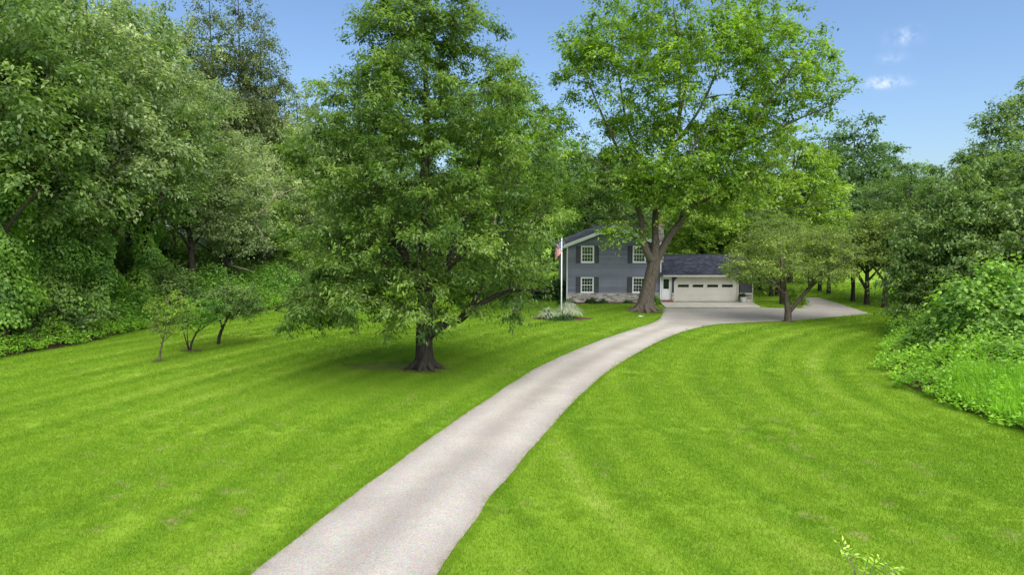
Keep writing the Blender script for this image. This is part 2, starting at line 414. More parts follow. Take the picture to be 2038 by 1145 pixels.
def shell(rg, e):
    cx, cy, cz, rx, ry, rz, n, lo = e
    u = unit(rg.normal(size=(n, 3))); r = rg.uniform(lo ** 3, 1, n) ** (1 / 3)
    return np.array([cx, cy, cz]) + u * r[:, None] * np.array([rx, ry, rz])

def build_tree(seed, trunk, limbs, env, csize, n_per, ll, lw, droop=.5, flat=.45, K=7, sag=.25, sides=12, rough=.07,
               axis=None, zmin=.5, twig_geo=True, roots=0, root_r=.5, gap=0.0, trunk_rough=None, up=.14):
    """trunk: [(x,y,z,r)...]; limbs: list of the same; env: ellipsoids (cx,cy,cz,rx,ry,rz,n,inner)"""
    rg = np.random.default_rng(seed); pr = random.Random(seed); mb = MB()
    nodes = []; nrad = []
    def dense(pl, step=.5):
        out = []
        for (a, b) in zip(pl[:-1], pl[1:]):
            a = np.array(a); b = np.array(b); k = max(1, int(np.linalg.norm(b[:3] - a[:3]) / step))
            out += [a + (b - a) * i / k for i in range(k)]
        out.append(np.array(pl[-1])); return out
    def spline(pl):
        P = [np.array(p, float) for p in pl]
        if len(P) < 3: return dense(pl)
        out = []
        for i in range(len(P) - 1):
            p0 = P[max(i - 1, 0)]; p1 = P[i]; p2 = P[i + 1]; p3 = P[min(i + 2, len(P) - 1)]
            k = max(2, int(np.linalg.norm(p2[:3] - p1[:3]) / .45))
            for j in range(k):
                t = j / k
                out.append(.5 * ((2 * p1) + (p2 - p0) * t + (2 * p0 - 5 * p1 + 4 * p2 - p3) * t * t + (3 * p1 - p0 - 3 * p2 + p3) * t ** 3))
        out.append(P[-1]); return out
    for i, pl in enumerate([trunk] + limbs):
        q = spline(pl)
        mb.tube([p[:3] for p in q], [max(p[3], .008) for p in q], sides if i == 0 else max(6, sides - 4), pr, (trunk_rough or rough))
        for p in q:
            if p[2] > .8: nodes.append(p[:3]); nrad.append(p[3])
    for i in range(roots):
        an = 2 * math.pi * (i + pr.uniform(-.25, .25)) / roots; r0 = trunk[0][3]; e = r0 * pr.uniform(1.15, 1.5)
        mb.tube([(r0 * .45 * math.cos(an), r0 * .45 * math.sin(an), root_r * 1.6), (r0 * .85 * math.cos(an), r0 * .85 * math.sin(an), root_r * .55),
                 (e * math.cos(an), e * math.sin(an), .03), (e * 1.25 * math.cos(an), e * 1.25 * math.sin(an), -.08)], [root_r * .5, root_r * .5, root_r * .3, root_r * .12], 7, pr, .12)
    C = np.concatenate([shell(rg, e) for e in env]); C = C[C[:, 2] > zmin]
    if gap > 0:
        ph = rg.uniform(0, 6.28, 6)
        g = np.sin(C[:, 0] * .9 + ph[0]) + np.sin(C[:, 1] * .9 + ph[1]) + np.sin(C[:, 2] * 1.0 + ph[2]) + .8 * np.sin((C[:, 0] + C[:, 2]) * 1.7 + ph[3])
        C = C[g > np.quantile(g, gap)]
    nodes = np.array(nodes); nrad = np.array(nrad); nn = nodes; rr = nrad
    dist0 = np.array([np.min(np.linalg.norm(nodes - c, axis=1)) for c in C]); order = np.argsort(dist0)
    NB = np.zeros((len(nodes) + 5 * len(C), 3)); RB = np.zeros(len(NB)); cnt = len(nodes); NB[:cnt] = nodes; RB[:cnt] = nrad
    outw = np.zeros_like(C)
    for i in order:
        c = C[i]; dv = NB[:cnt] - c; ds = np.linalg.norm(dv, axis=1)
        cost = ds + .9 * np.maximum(0, dv[:, 2] + .1) - .25 * np.minimum(RB[:cnt], .2)
        j = int(np.argmin(cost)); a = NB[j].copy(); L = np.linalg.norm(c - a) + 1e-6
        r0 = min(RB[j] * .72, .012 + .016 * L + .01); r0 = max(r0, .012)
        ctrl = (a + c) / 2 + np.array([0, 0, up * L]) + rg.normal(size=3) * .07 * L
        pts = [(1 - t) ** 2 * a + 2 * t * (1 - t) * ctrl + t * t * c for t in (0, .25, .5, .75, 1)]
        rads = [r0, r0 * .85, r0 * .68, r0 * .5, .008]
        mb.tube(pts, rads, 5, None, 0, False)
        outw[i] = c - a
        for p, r in zip(pts[1:], rads[1:]): NB[cnt] = p; RB[cnt] = r; cnt += 1
    outw = unit(outw)
    sz = csize * rg.uniform(.65, 1.3, len(C))
    p, ld, nr, ln, wd, tint, tw = clump_leaves(rg, C, outw, sz, n_per, ll, lw, droop, flat, K, sag)
    ok = p[:, 2] > zmin * .6
    leaf = leaf_mesh('crown', p[ok], ld[ok], nr[ok], ln[ok], wd[ok], tint[ok])
    if twig_geo:
        Cc, td, tl, sg = tw
        for i in range(len(Cc)):
            for k in range(0, td.shape[1], 2):
                a = Cc[i]; e = a + td[i, k] * tl[i, k] * .85; e2 = e - np.array([0, 0, sg * tl[i, k] * .7])
                mb.tube([a, (a + e) / 2 - np.array([0, 0, .05]), e2], [.011, .008, .004], 3, None, 0, False)
    return mb.mesh('trunk', smooth=True), leaf

def place_tree(name, label, cat, loc, meshes, bark, leafm, group=None, rz=0, sc=1.0):
    t = thing(name, label, cat, loc, group, rz, sc)
    link('trunk', meshes[0], bark, t); link('crown', meshes[1], leafm, t)
    return t

def in_poly(x, y, poly):
    inside = np.zeros(len(x), bool); n = len(poly)
    for i in range(n):
        x0, y0 = poly[i]; x1, y1 = poly[(i + 1) % n]
        c = ((y0 > y) != (y1 > y)) & (x < (x1 - x0) * (y - y0) / (y1 - y0 + 1e-12) + x0)
        inside ^= c
    return inside
def sample_poly(rg, poly, n):
    P = np.array(poly); lo = P.min(0); hi = P.max(0); X = []; Y = []; c = 0
    while c < n:
        x = rg.uniform(lo[0], hi[0], n); y = rg.uniform(lo[1], hi[1], n); m = in_poly(x, y, poly); X.append(x[m]); Y.append(y[m]); c += m.sum()
    return np.concatenate(X)[:n], np.concatenate(Y)[:n]
def poly_dist(x, y, line):
    d = np.full(len(x), 1e9)
    for (x0, y0), (x1, y1) in zip(line[:-1], line[1:]):
        vx, vy = x1 - x0, y1 - y0; t = np.clip(((x - x0) * vx + (y - y0) * vy) / (vx * vx + vy * vy), 0, 1)
        d = np.minimum(d, np.hypot(x - x0 - t * vx, y - y0 - t * vy))
    return d
def fnoise(x, y, ph, f):
    return (np.sin(x * f + ph) * np.cos(y * f * 1.13 + ph * 2) + .6 * np.sin((x + y) * f * 1.9 + ph * 3) + .4 * np.sin((x - y) * f * 3.1 + ph)) / 2

# ------------------------------------------------------------------ ground, driveway
def resample(pl, n):
    P = np.array(pl, float); s = np.r_[0, np.cumsum(np.linalg.norm(np.diff(P, axis=0), axis=1))]
    t = np.linspace(0, s[-1], n); return np.c_[np.interp(t, s, P[:, 0]), np.interp(t, s, P[:, 1])]
mb = MB(); G = 1500
mb.quad((-G, -G, 0), (G, -G, 0), (G, G, 0), (-G, G, 0))
structure(link('ground', mb.mesh('ground'), M['grass']))

Lpx = [(395, 1250), (500, 1145), (640, 1035), (745, 958), (900, 842), (957, 806), (1043, 748), (1075, 730), (1127, 705), (1197, 677), (1249, 659), (1302, 644), (1318, 631), (1321, 614.5)]
Rpx = [(800, 1250), (870, 1145), (975, 995), (1050, 904), (1096, 851), (1130, 813), (1165, 778), (1221, 731), (1267, 705), (1312, 679), (1371, 657), (1395, 652), (1415, 648.5), (1424, 647)]
Lw = [gp(*p) for p in Lpx]; Rw = [gp(*p) for p in Rpx]
Lw = [(-5.6, 3.0)] + Lw; Rw = [(-2.5, 3.0)] + Rw
L2 = [gp(*p) for p in [(1321, 614.5), (1400, 614.5), (1514, 613.5), (1570, 615), (1613, 614), (1600, 603), (1591, 593.5), (1629, 593), (1683, 609), (1729, 625)]]
R2 = [gp(*p) for p in [(1424, 647), (1470, 644), (1500, 643), (1568, 640), (1600, 638), (1640, 634), (1690, 629.5), (1710, 627.5), (1722, 626.3), (1729, 625.6)]]
def chaikin(P, it=2):
    P = [np.array(p) for p in P]
    for _ in range(it):
        Q = [P[0]]
        for a, b in zip(P[:-1], P[1:]): Q += [a * .75 + b * .25, a * .25 + b * .75]
        Q.append(P[-1]); P = Q
    return P
nS, nA = 170, 12
A = np.array(chaikin(Lw)); B = np.array(chaikin(Rw))
# match both edges by arclength fraction
A = resample(A, nS); B = resample(B, nS)
def smooth_line(P, w=9):
    Q = P.copy(); k = w // 2
    for i in range(k, len(P) - k): Q[i] = P[i - k:i + k + 1].mean(0)
    return Q
A = smooth_line(A); B = smooth_line(B, 15)
A2 = resample(L2, 70)[1:]; B2 = resample(R2, 70)[1:]
rg = np.random.default_rng(4)
jit = lambda n: np.convolve(rg.normal(0, .16, n + 4), np.ones(5) / 5 * 1.3, 'valid')
edge_n = nS + 69
A = np.r_[A, A2]; B = np.r_[B, B2]
W = B - A; Wn = W / np.maximum(np.linalg.norm(W, axis=1, keepdims=True), 1e-6)
A = A + Wn * jit(edge_n)[:, None] * .22; B = B - Wn * jit(edge_n)[:, None] * .22
verts = []; acr = []; edg = []; faces = []
for i in range(edge_n):
    for j in range(nA + 1):
        t = j / nA; p = A[i] * (1 - t) + B[i] * t; camber = .028 + .03 * (1 - (2 * t - 1) ** 2) * (1 if i < nS else .4)
        verts.append((p[0], p[1], camber)); w = 1 if i < nS - 25 else max(0, (nS - i) / 25)
        acr.append(.375 + (t - .375) * w if w < 1 else t); edg.append(abs(2 * t - 1) if i < nS else abs(2 * t - 1) * .9)
for i in range(edge_n - 1):
    for j in range(nA):
        a = i * (nA + 1) + j; faces.append((a, a + 1, a + nA + 2, a + nA + 1))
me = bpy.data.meshes.new('driveway'); me.from_pydata(verts, [], faces); me.update()
at = me.attributes.new('across', 'FLOAT', 'POINT'); at.data.foreach_set('value', acr)
at = me.attributes.new('edge', 'FLOAT', 'POINT'); at.data.foreach_set('value', edg)
structure(link('driveway', me, M['drive']))
DRIVE_POLY = [tuple(p) for p in A] + [tuple(p) for p in B[::-1]]

YF = 55.2                                     # front plane of the house
apron = structure(link('concrete_apron', MB().slab([(11.55, 51.2), (18.85, 51.35), (19.45, 54.9), (19.45, 55.15), (11.95, 55.15)], -.05, .018).mesh('concrete_apron'), M['mulch']))
def slab_piece(poly): 
    b = MB().slab(poly, .0, .05); link('slab', b.mesh('slab'), M['concrete'], apron)
slab_piece([(11.57, 51.22), (15.35, 51.28), (15.35, 55.14), (11.97, 55.14)])
slab_piece([(15.39, 51.28), (18.83, 51.37), (19.43, 54.9), (19.43, 55.14), (15.39, 55.14)])

# woodland floor on both sides (irregular sheets)
def wob(line, amp, seed, step=1.0):
    P = np.array(line); L = np.linalg.norm(np.diff(P, axis=0), axis=1).sum(); q = resample(P, int(L / step) + 2)
    r = np.random.default_rng(seed); q[1:-1] += r.normal(0, amp, q[1:-1].shape); return [tuple(x) for x in q]
EDGE_L = [(-21.5, 8), (-23.3, 24), (-23.5, 31), (-22.2, 34.6), (-21.4, 40.5), (-18.9, 44.2), (-17.3, 50.6), (-15.5, 56), (-13.5, 62)]
EDGE_R = [(19.5, 8.0), (16.2, 15), (14.95, 19.5), (14.75, 21.7), (14.6, 25.2), (15.7, 28.8), (18.0, 33), (21.0, 37.5), (23.1, 41.5), (26.5, 46), (31.5, 50.5), (38, 56)]
floorL = wob([(x - .35, y) for x, y in EDGE_L], .18, 1) + [(-13.5, 90), (-80, 90), (-80, 8)]
floorR = wob([(x + .3, y) for x, y in EDGE_R], .12, 2) + [(70, 60), (70, 8)]
def sheet(name, poly, z, mat):
    bm = bmesh.new(); f = bm.faces.new([bm.verts.new((x, y, z)) for x, y in poly]); bmesh.ops.triangulate(bm, faces=[f])
    m_ = bpy.data.meshes.new(name); bm.normal_update(); 
    if sum(fc.normal.z for fc in bm.faces) < 0: bmesh.ops.reverse_faces(bm, faces=bm.faces)
    bm.to_mesh(m_); bm.free(); return structure(link(name, m_, mat))
sheet('woodland_floor', floorL, .006, M['soil']); sheet('woodland_floor', floorR, .006, M['soil'])
bed_house = [(3.9, 54.3), (6, 53.9), (8.5, 54.1), (11.0, 54.0), (11.5, 54.3), (11.6, 55.3), (3.9, 55.4)]
sheet('planting_bed', bed_house, .008, M['mulch'])
fb = [(3.35 + 2.05 * math.cos(a) * (1 + .12 * math.sin(3 * a)), 45.0 + 1.15 * math.sin(a)) for a in np.linspace(0, 2 * math.pi, 26)[:-1]]
sheet('planting_bed', fb, .008, M['mulch'])

# ------------------------------------------------------------------ house
HX0, HX1 = 4.51, 11.95
HC = (8.23, YF, 0.0)
house = thing('house', 'slate blue two storey house with low garage wing, behind the large maple', 'house', HC)
def hp(name, mb, mat, parent=None, smooth=False): return link(name, mb.mesh(name, HC, smooth), M[mat], parent or house)
PEAK = 6.22; EAVE = 4.66; SL = (PEAK - EAVE) / (8.23 - 4.15)
wall = hp('wall', MB().prism([(HX0 + .02, 0), (HX1 - .02, 0), (HX1 - .02, 4.72), (8.23, PEAK - .12), (HX0 + .02, 4.72)], YF + .05, YF + 11.5), 'siding')
WX = [(5.56, 6.62), (9.74, 10.80)]; WZ = [(.765, 2.05), (3.22, 4.59)]
openings = [(x0, x1, z0, z1) for x0, x1 in WX for z0, z1 in WZ]
z = .74; ch = .1335
while z < PEAK - .3:
    z1 = z + ch
    def xl(zz): return max(HX0, 8.23 - (PEAK - .17 - zz) / SL)
    xa0, xa1 = xl(z), xl(z1); segs = [(xa0, xa1, 2 * 8.23 - xa0, 2 * 8.23 - xa1)]
    cuts = sorted((x0, x1) for x0, x1, a, b in openings if a < z1 - .01 and b > z + .01)
    out = []; la0, la1, rb0, rb1 = segs[0]
    for x0, x1 in cuts: out.append((la0, la1, x0, x0)); la0 = la1 = x1
    out.append((la0, la1, rb0, rb1))
    for l0, l1, r0, r1 in out:
        if r1 - l1 < .03: continue
        b = MB(); n = [(l0, YF - .052, z), (r0, YF - .052, z), (r1, YF - .004, z1), (l1, YF - .004, z1), (l0, YF + .045, z), (r0, YF + .045, z), (r1, YF + .045, z1), (l1, YF + .045, z1)]
        b.v = n; b.f = [(0, 1, 2, 3), (5, 4, 7, 6), (4, 5, 1, 0), (3, 2, 6, 7), (4, 0, 3, 7), (1, 5, 6, 2)]
        hp('siding_board', b, 'siding')
    z = z1
# stone base, real blocks
def stones(x0, x1, y0, z0, z1, seed, depth=.10, bl=(.22, .5), bh=.118):
    r = random.Random(seed); b = MB(); z = z0; k = 0
    while z < z1 - .02:
        h = min(bh * r.uniform(.85, 1.15), z1 - z); x = x0 - (0 if k % 2 else r.uniform(0, .2)); k += 1
        while x < x1 - .02:
            l = r.uniform(*bl); e = min(x + l, x1); s_ = max(x, x0); p = r.uniform(0, .035)
            if e - s_ > .03: b.box(s_ + .006, e - .006, y0 - p, y0 + depth, z + .006, z + h - .006)
            x += l
        z += h
    return b
sb = hp('stone_base', stones(HX0 - .02, HX1 - .02, YF - .10, .0, .735, 5), 'stone'); stuff(sb)
hp('base_cap', MB().box(HX0 - .05, HX1, YF - .145, YF - .03, .737, .765), 'stone')

def window(x0, x1, z0, z1):
    f = .085; b = MB(); y0, y1 = YF - .075, YF + .048
    b.box(x0, x0 + f, y0, y1, z0, z1); b.box(x1 - f, x1, y0, y1, z0, z1)
    b.box(x0 + f, x1 - f, y0 + .003, y1, z1 - f, z1); b.box(x0 + f, x1 - f, y0 + .003, y1, z0, z0 + f)
    w = hp('window', b, 'white')
    s = MB().box(x0 - .03, x1 + .03, YF - .11, YF - .078, z0 - .02, z0 + .045); hp('sill', s, 'white', w)
    zm = (z0 + z1) / 2; ix0, ix1 = x0 + f, x1 - f
    for a, c, yy in ((zm, z1 - f, 0), (z0 + f, zm, .012)):
        sa = MB(); q = .03; ya = YF - .022 + yy
        sa.box(ix0, ix0 + q, ya, ya + .03, a, c).box(ix1 - q, ix1, ya, ya + .03, a, c)
        sa.box(ix0 + q, ix1 - q, ya + .002, ya + .03, c - q, c).box(ix0 + q, ix1 - q, ya + .002, ya + .03, a, a + q)
        for k in (1, 2, 3):
            xm = ix0 + (ix1 - ix0) * k / 4; sa.box(xm - .009, xm + .009, ya + .006, ya + .022, a + q, c - q)
        zz = (a + c) / 2; sa.box(ix0 + q, ix1 - q, ya + .008, ya + .020, zz - .009, zz + .009)
        hp('sash', sa, 'white', w)
        hp('pane', MB().box(ix0 + .01, ix1 - .01, ya + .024, ya + .028, a + .01, c - .01), 'glass', w)
    for xs in ((x0 - .40, x0 - .012), (x1 + .012, x1 + .40)):
        s = MB(); a, c = xs; zz0, zz1 = z0 - .02, z1 + .02; y = YF - .082
        s.box(a, a + .05, y, YF - .050, zz0, zz1).box(c - .05, c, y, YF - .050, zz0, zz1)
        for zc in (zz0, (zz0 + zz1) / 2 - .04, zz1 - .08): s.box(a + .05, c - .05, y + .002, YF - .050, zc, zc + .08)
        n = int((zz1 - zz0) / .055)
        for i in range(n):
            zl = zz0 + .02 + i * .055
            s.quad((a + .05, y + .006, zl), (c - .05, y + .006, zl), (c - .05, y + .026, zl + .05), (a + .05, y + .026, zl + .05))
        hp('shutter', s, 'shutter')
for o_ in openings: window(*o_)

def shingles(x0, x1, ya, za, yb, zb, seed, axis='x', ex=.15):
    """overlapping shingle courses on a slope; axis x: eave runs along x from (ya,za) up to (yb,zb)"""
    r = random.Random(seed); b = MB(); L = math.hypot(yb - ya, zb - za); n = int(L / ex); ux, uz = (yb - ya) / L, (zb - za) / L; nx, nz = -uz, ux
    if nz < 0: nx, nz = -nx, -nz
    for i in range(n):
        s0 = i * L / n; s1 = (i + 1) * L / n + .02; x = x0 - r.uniform(0, .3)
        while x < x1:
            w = r.uniform(.25, .34); a = max(x, x0); c = min(x + w - .006, x1); x += w
            if c - a < .02: continue
            hb = .02 + r.uniform(0, .006); ht = .006
            lo = (ya + ux * s0 + nx * hb, za + uz * s0 + nz * hb); hi = (ya + ux * s1 + nx * ht, za + uz * s1 + nz * ht)
            bt = (ya + ux * s0, za + uz * s0)
            if axis == 'x':
                b.quad((a, lo[0], lo[1]), (c, lo[0], lo[1]), (c, hi[0], hi[1]), (a, hi[0], hi[1])); b.quad((a, bt[0], bt[1]), (c, bt[0], bt[1]), (c, lo[0], lo[1]), (a, lo[0], lo[1]))
            else:
                b.quad((lo[0], a, lo[1]), (lo[0], c, lo[1]), (hi[0], c, hi[1]), (hi[0], a, hi[1])); b.quad((bt[0], a, bt[1]), (bt[0], c, bt[1]), (lo[0], c, lo[1]), (lo[0], a, lo[1]))
    return b
# main roof: two slopes running back, ridge along Y
yr0, yr1 = YF - .42, YF + 11.9
rf = MB(); ex0, ex1 = 4.15, 2 * 8.23 - 4.15; th = .13
rf.prism([(ex0, EAVE), (8.23, PEAK), (ex1, EAVE), (ex1, EAVE - th), (8.23, PEAK - th), (ex0, EAVE - th)], yr0 + .03, yr1)
roof = hp('roof', rf, 'nroof')
for sgn in (-1, 1):
    xa = ex0 if sgn < 0 else ex1
    sh = shingles(yr0, yr1, xa, EAVE + .004, 8.23, PEAK + .004, 7 + sgn, 'y', .2); stuff(hp('shingles', sh, 'shingle', roof))
    # white rake board and soffit
    rk = MB().prism([(xa, EAVE + .03), (8.23, PEAK + .03), (8.23, PEAK - .25), (xa, EAVE - .25)], yr0 - .005, yr0 + .028); hp('rake_board', rk, 'white')
    hp('gutter', MB().box(xa - .06, xa + .06, yr0, yr1, EAVE - .24, EAVE - .1), 'white')
hp('downspout', MB().box(HX0 - .10, HX0 - .015, YF - .10, YF - .03, .12, 4.5).box(HX0 - .10, HX0 - .015, YF - .28, YF - .10, .05, .13), 'white')
hp('downspout', MB().box(HX1 + .012, HX1 + .095, YF - .16, YF - .09, .12, 4.5).box(HX1 + .012, HX1 + .095, YF - .36, YF - .16, .06, .13), 'white')
hp('vent', MB().box(8.08, 8.38, YF - .06, YF - .02, 5.35, 5.72), 'shutter')
# chimney
CHX0, CHX1, CHY = 12.02, 12.66, 57.1
cb = hp('chimney', MB().box(CHX0 + .03, CHX1 - .03, CHY + .03, CHY + .8, 0, 6.16), 'stone')
stuff(hp('stonework', stones(CHX0, CHX1, CHY, 2.4, 6.2, 11, .6, (.14, .34), .14), 'stone', cb))
hp('cap', MB().box(CHX0 - .06, CHX1 + .06, CHY - .09, CHY + .9, 6.2, 6.29), 'concrete', cb)
hp('flue', MB().lathe([(.15, 6.29), (.15, 6.5), (.17, 6.5), (.17, 6.56), (.12, 6.56)], 12.34, CHY + .35, 14), 'clay', cb)

# garage wing
GX0, GX1 = HX1 + .03, 19.45; GY = YF; GE = 2.27; GR = 3.72; GYR = 58.8; GYE = 54.55
GD0, GD1, GDH = 13.13, 18.37, 2.06
gw = MB()
gw.box(GX0, GX1, GY + .25, GY + .40, 0.0, 2.2); gw.box(GX1 - .15, GX1, GY + .4, 62.9, 0, 2.2); gw.box(GX0, GX1 - .15, 62.75, 62.9, 0, 2.2)
gwall = hp('garage_wall', gw, 'siding')
# boards on the front, right of the garage door and in the narrow strip by the entry
for (a, c) in ((12.98, 13.10), (GD1 + .09, GX1)):
    z = .77
    while z < 2.1:
        b = MB(); b.v = [(a, GY + .02, z), (c, GY + .02, z), (c, GY + .04, z + ch), (a, GY + .04, z + ch), (a, GY + .249, z), (c, GY + .249, z), (c, GY + .249, z + ch), (a, GY + .249, z + ch)]
        b.f = [(0, 1, 2, 3), (5, 4, 7, 6), (4, 5, 1, 0), (3, 2, 6, 7), (4, 0, 3, 7), (1, 5, 6, 2)]
        hp('siding_board', b, 'shutter'); z += ch
    stuff(hp('stone_base', stones(a - (.02 if a < 13 else 0), c + .02, GY - .06, 0.02, .75, int(a * 7), .30), 'stone'))
    hp('base_cap', MB().box(a - .03, c + .03, GY - .10, GY + .01, .752, .78), 'stone')
# garage door with clipped upper corners
gd = hp('garage_door', MB().box(GD0 + .02, GD1 - .02, GY + .13, GY + .16, .055, GDH), 'gdoor')
sh_ = (GDH - .06) / 4
for i in range(4):
    z0 = .06 + i * sh_; b = MB().box(GD0 + .03, GD1 - .03, GY + .105, GY + .128, z0 + .006, z0 + sh_ - .006)
    for k in range(8):
        xa = GD0 + .12 + k * (GD1 - GD0 - .16) / 8; xb = xa + (GD1 - GD0 - .16) / 8 - .10
        if i != 2: b.box(xa, xb, GY + .097, GY + .1045, z0 + .09, z0 + sh_ - .09)
    sec = hp('section', b, 'gdoor', gd)
for xa, xb in ((13.47, 14.36), (14.66, 15.54), (15.86, 16.74), (17.05, 17.93)):
    hp('pane', MB().box(xa, xb, GY + .094, GY + .104, 1.22, 1.44), 'glass', gd)
    fr = MB().box(xa - .04, xb + .04, GY + .088, GY + .1045, 1.44, 1.475).box(xa - .04, xb + .04, GY + .088, GY + .1045, 1.185, 1.22)
    fr.box(xa - .04, xa, GY + .09, GY + .1045, 1.22, 1.44).box(xb, xb + .04, GY + .09, GY + .1045, 1.22, 1.44)
    hp('pane_frame', fr, 'gdoor', gd)
gt = MB(); t_ = .09
gt.box(GD0 - .0, GD0 + t_, GY - .03, GY + .10, .05, GDH - .36).box(GD1 - t_, GD1, GY - .03, GY + .10, .05, GDH - .36)
gt.box(GD0 + .38, GD1 - .38, GY - .03, GY + .10, GDH - .01, GDH + .09)
for sg, xx in ((1, GD0), (-1, GD1)):
    P = [(xx, GDH - .36), (xx + sg * t_, GDH - .38), (xx + sg * .40, GDH - .01), (xx + sg * .38, GDH + .09)]
    gt.prism(P if sg > 0 else P[::-1], GY - .028, GY + .10)
hp('door_trim', gt, 'gdoor')
for sg, xx in ((1, GD0), (-1, GD1)):
    P = [(xx, GDH - .355), (xx + sg * .375, GDH + .10), (xx - sg * .02, GDH + .10), (xx - sg * .02, GDH - .355)]
    hp('corner_panel', MB().prism(P if sg > 0 else P[::-1], GY + .0, GY + .09), 'shutter')
# entry door
dr = hp('door', MB().box(12.16, 12.84, GY + .07, GY + .11, .19, 2.02), 'white')
df = MB().box(12.06, 12.16, GY, GY + .2, .19, 2.1).box(12.84, 12.94, GY, GY + .2, .19, 2.1).box(12.16, 12.84, GY + .002, GY + .2, 2.02, 2.1); hp('door_frame', df, 'gdoor')
hp('pane', MB().box(12.28, 12.74, GY + .054, GY + .064, 1.08, 1.88), 'glass', dr)
hp('pane_frame', MB().box(12.24, 12.28, GY + .05, GY + .0695, 1.04, 1.92).box(12.74, 12.78, GY + .05, GY + .0695, 1.04, 1.92).box(12.28, 12.74, GY + .051, GY + .0695, 1.88, 1.92).box(12.28, 12.74, GY + .051, GY + .0695, 1.04, 1.08), 'white', dr)
hp('handle', MB().tube([(12.76, GY + .07, 1.0), (12.76, GY + .02, 1.0), (12.70, GY + .01, 1.0)], [.012, .012, .012], 8), 'metal', dr)
hp('lower_panel', MB().box(12.28, 12.72, GY + .06, GY + .0695, .32, .88), 'white', dr)
hp('step', MB().box(12.0, 13.04, GY - .28, GY + .245, .055, .185), 'brick')
# garage roof
gr = MB().prism([(0, 0)] * 0 or [(GX0, 0), (GX1 + .38, 0), (GX1 + .38, .01), (GX0, .01)], 0, .01)
gr = MB()
a0, a1 = GX0, GX1 + .40
sec_ = [(GYE, GE), (GYR, GR), (63.2, GE), (63.2, GE - .12), (GYR, GR - .13), (GYE, GE - .12)]
n0 = len(gr.v); gr.v += [(a0, y, z) for y, z in sec_] + [(a1, y, z) for y, z in sec_]
gr.f += [tuple(range(6)), tuple(range(11, 5, -1))] + [(i, i + 6, (i + 1) % 6 + 6, (i + 1) % 6) for i in range(6)]
groof = hp('garage_roof', gr, 'nroof')
stuff(hp('shingles', shingles(a0, a1 + .02, GYE - .02, GE + .004, GYR, GR + .004, 21), 'shingle', groof))
stuff(hp('shingles', shingles(a0, a1 + .02, 63.2, GE + .004, GYR, GR + .004, 22), 'shingle', groof))
hp('ridge_cap', MB().box(a0, a1 + .02, GYR - .12, GYR + .12, GR - .02, GR + .045), 'shingle', groof)
hp('gutter', MB().box(a0 + .11, a1 + .02, GYE - .11, GYE - .005, GE - .135, GE - .015), 'gutter', groof)
hp('soffit', MB().box(a0 + .01, a1 - .02, GYE + .005, GY + .24, GE - .16, GE - .135), 'gutter', groof)
hp('downspout', MB().box(GX1 - .02, GX1 + .07, GY - .11, GY - .03, .1, 2.12).box(GX1 - .02, GX1 + .07, GY - .3, GY - .11, .05, .12), 'gutter')

# ------------------------------------------------------------------ small things by the house
pot = thing('flower_pot', 'white round pot with dark plant in front of garage corner', 'pot', (18.62, 54.75, .05))
link('pot', MB().lathe([(.14, 0), (.20, .12), (.235, .40), (.25, .44), (.21, .44), (.20, .38)], 0, 0, 18).mesh('pot', smooth=False), M['nwall'], pot)
rgp = np.random.default_rng(3); n = 260
pp = rgp.normal(size=(n, 3)) * np.array([.12, .12, .07]) + np.array([-.05, 0, .54])
link('plant', leaf_mesh('plant', pp, rgp.normal(size=(n, 3)) + np.array([0, 0, .4]), rgp.normal(size=(n, 3)) + np.array([0, 0, .5]), np.full(n, .13), np.full(n, .05), rgp.uniform(0, .5, n)), M['leaf_dark'], pot)
hk = thing('garden_hook', 'thin dark metal garden hook beside right end of garage', 'hook', (19.95, 54.9, 0))
link('rod', MB().tube([(0, 0, -.05), (0, 0, .75), (.03, 0, .86), (.12, 0, .90), (.19, 0, .84), (.18, 0, .76)], [.014] * 6, 8).mesh('rod'), M['black'], hk)
link('stake', MB().tube([(-.18, 0, -.05), (-.17, 0, .30), (-.14, 0, .34)], [.012] * 3, 8).mesh('stake'), M['black'], hk)
def rock(loc, s, seed, label):
    bm = bmesh.new(); bmesh.ops.create_icosphere(bm, subdivisions=2, radius=1); r = random.Random(seed)
    for v in bm.verts: v.co *= r.uniform(.8, 1.15)
    for v in bm.verts: v.co.x *= s[0]; v.co.y *= s[1]; v.co.z *= s[2]
    me = bpy.data.meshes.new('rock'); bm.to_mesh(me); bm.free()
    tag(link('rock', me, M['rock'], None, (*loc, s[2] * .35)), label, 'rock')
rock((10.85, 53.3), (.36, .22, .18), 1, 'pale rock below the leafy bush beside the entry door')
rock((4.75, 52.6), (.20, .15, .14), 2, 'pale rock at left corner of house stone base')
rock(gp(1275, 631), (.20, .15, .07), 3, 'small flat stone on lawn in front of maple roots')

fp = thing('flagpole', 'white flagpole standing in ornamental grass bed left of house', 'flagpole', (3.27, 45.02, 0))
FT = zt(474, 45.02)
link('pole', MB().tube([(0, 0, -.1), (0, 0, 2.5), (0, 0, FT)], [.048, .042, .032], 14).mesh('pole', smooth=True), M['white'], fp)
link('finial', MB().lathe([(.01, FT), (.055, FT + .04), (.07, FT + .09), (.05, FT + .14), (.005, FT + .17)], 0, 0, 12).mesh('finial', smooth=True), M['metal'], fp)
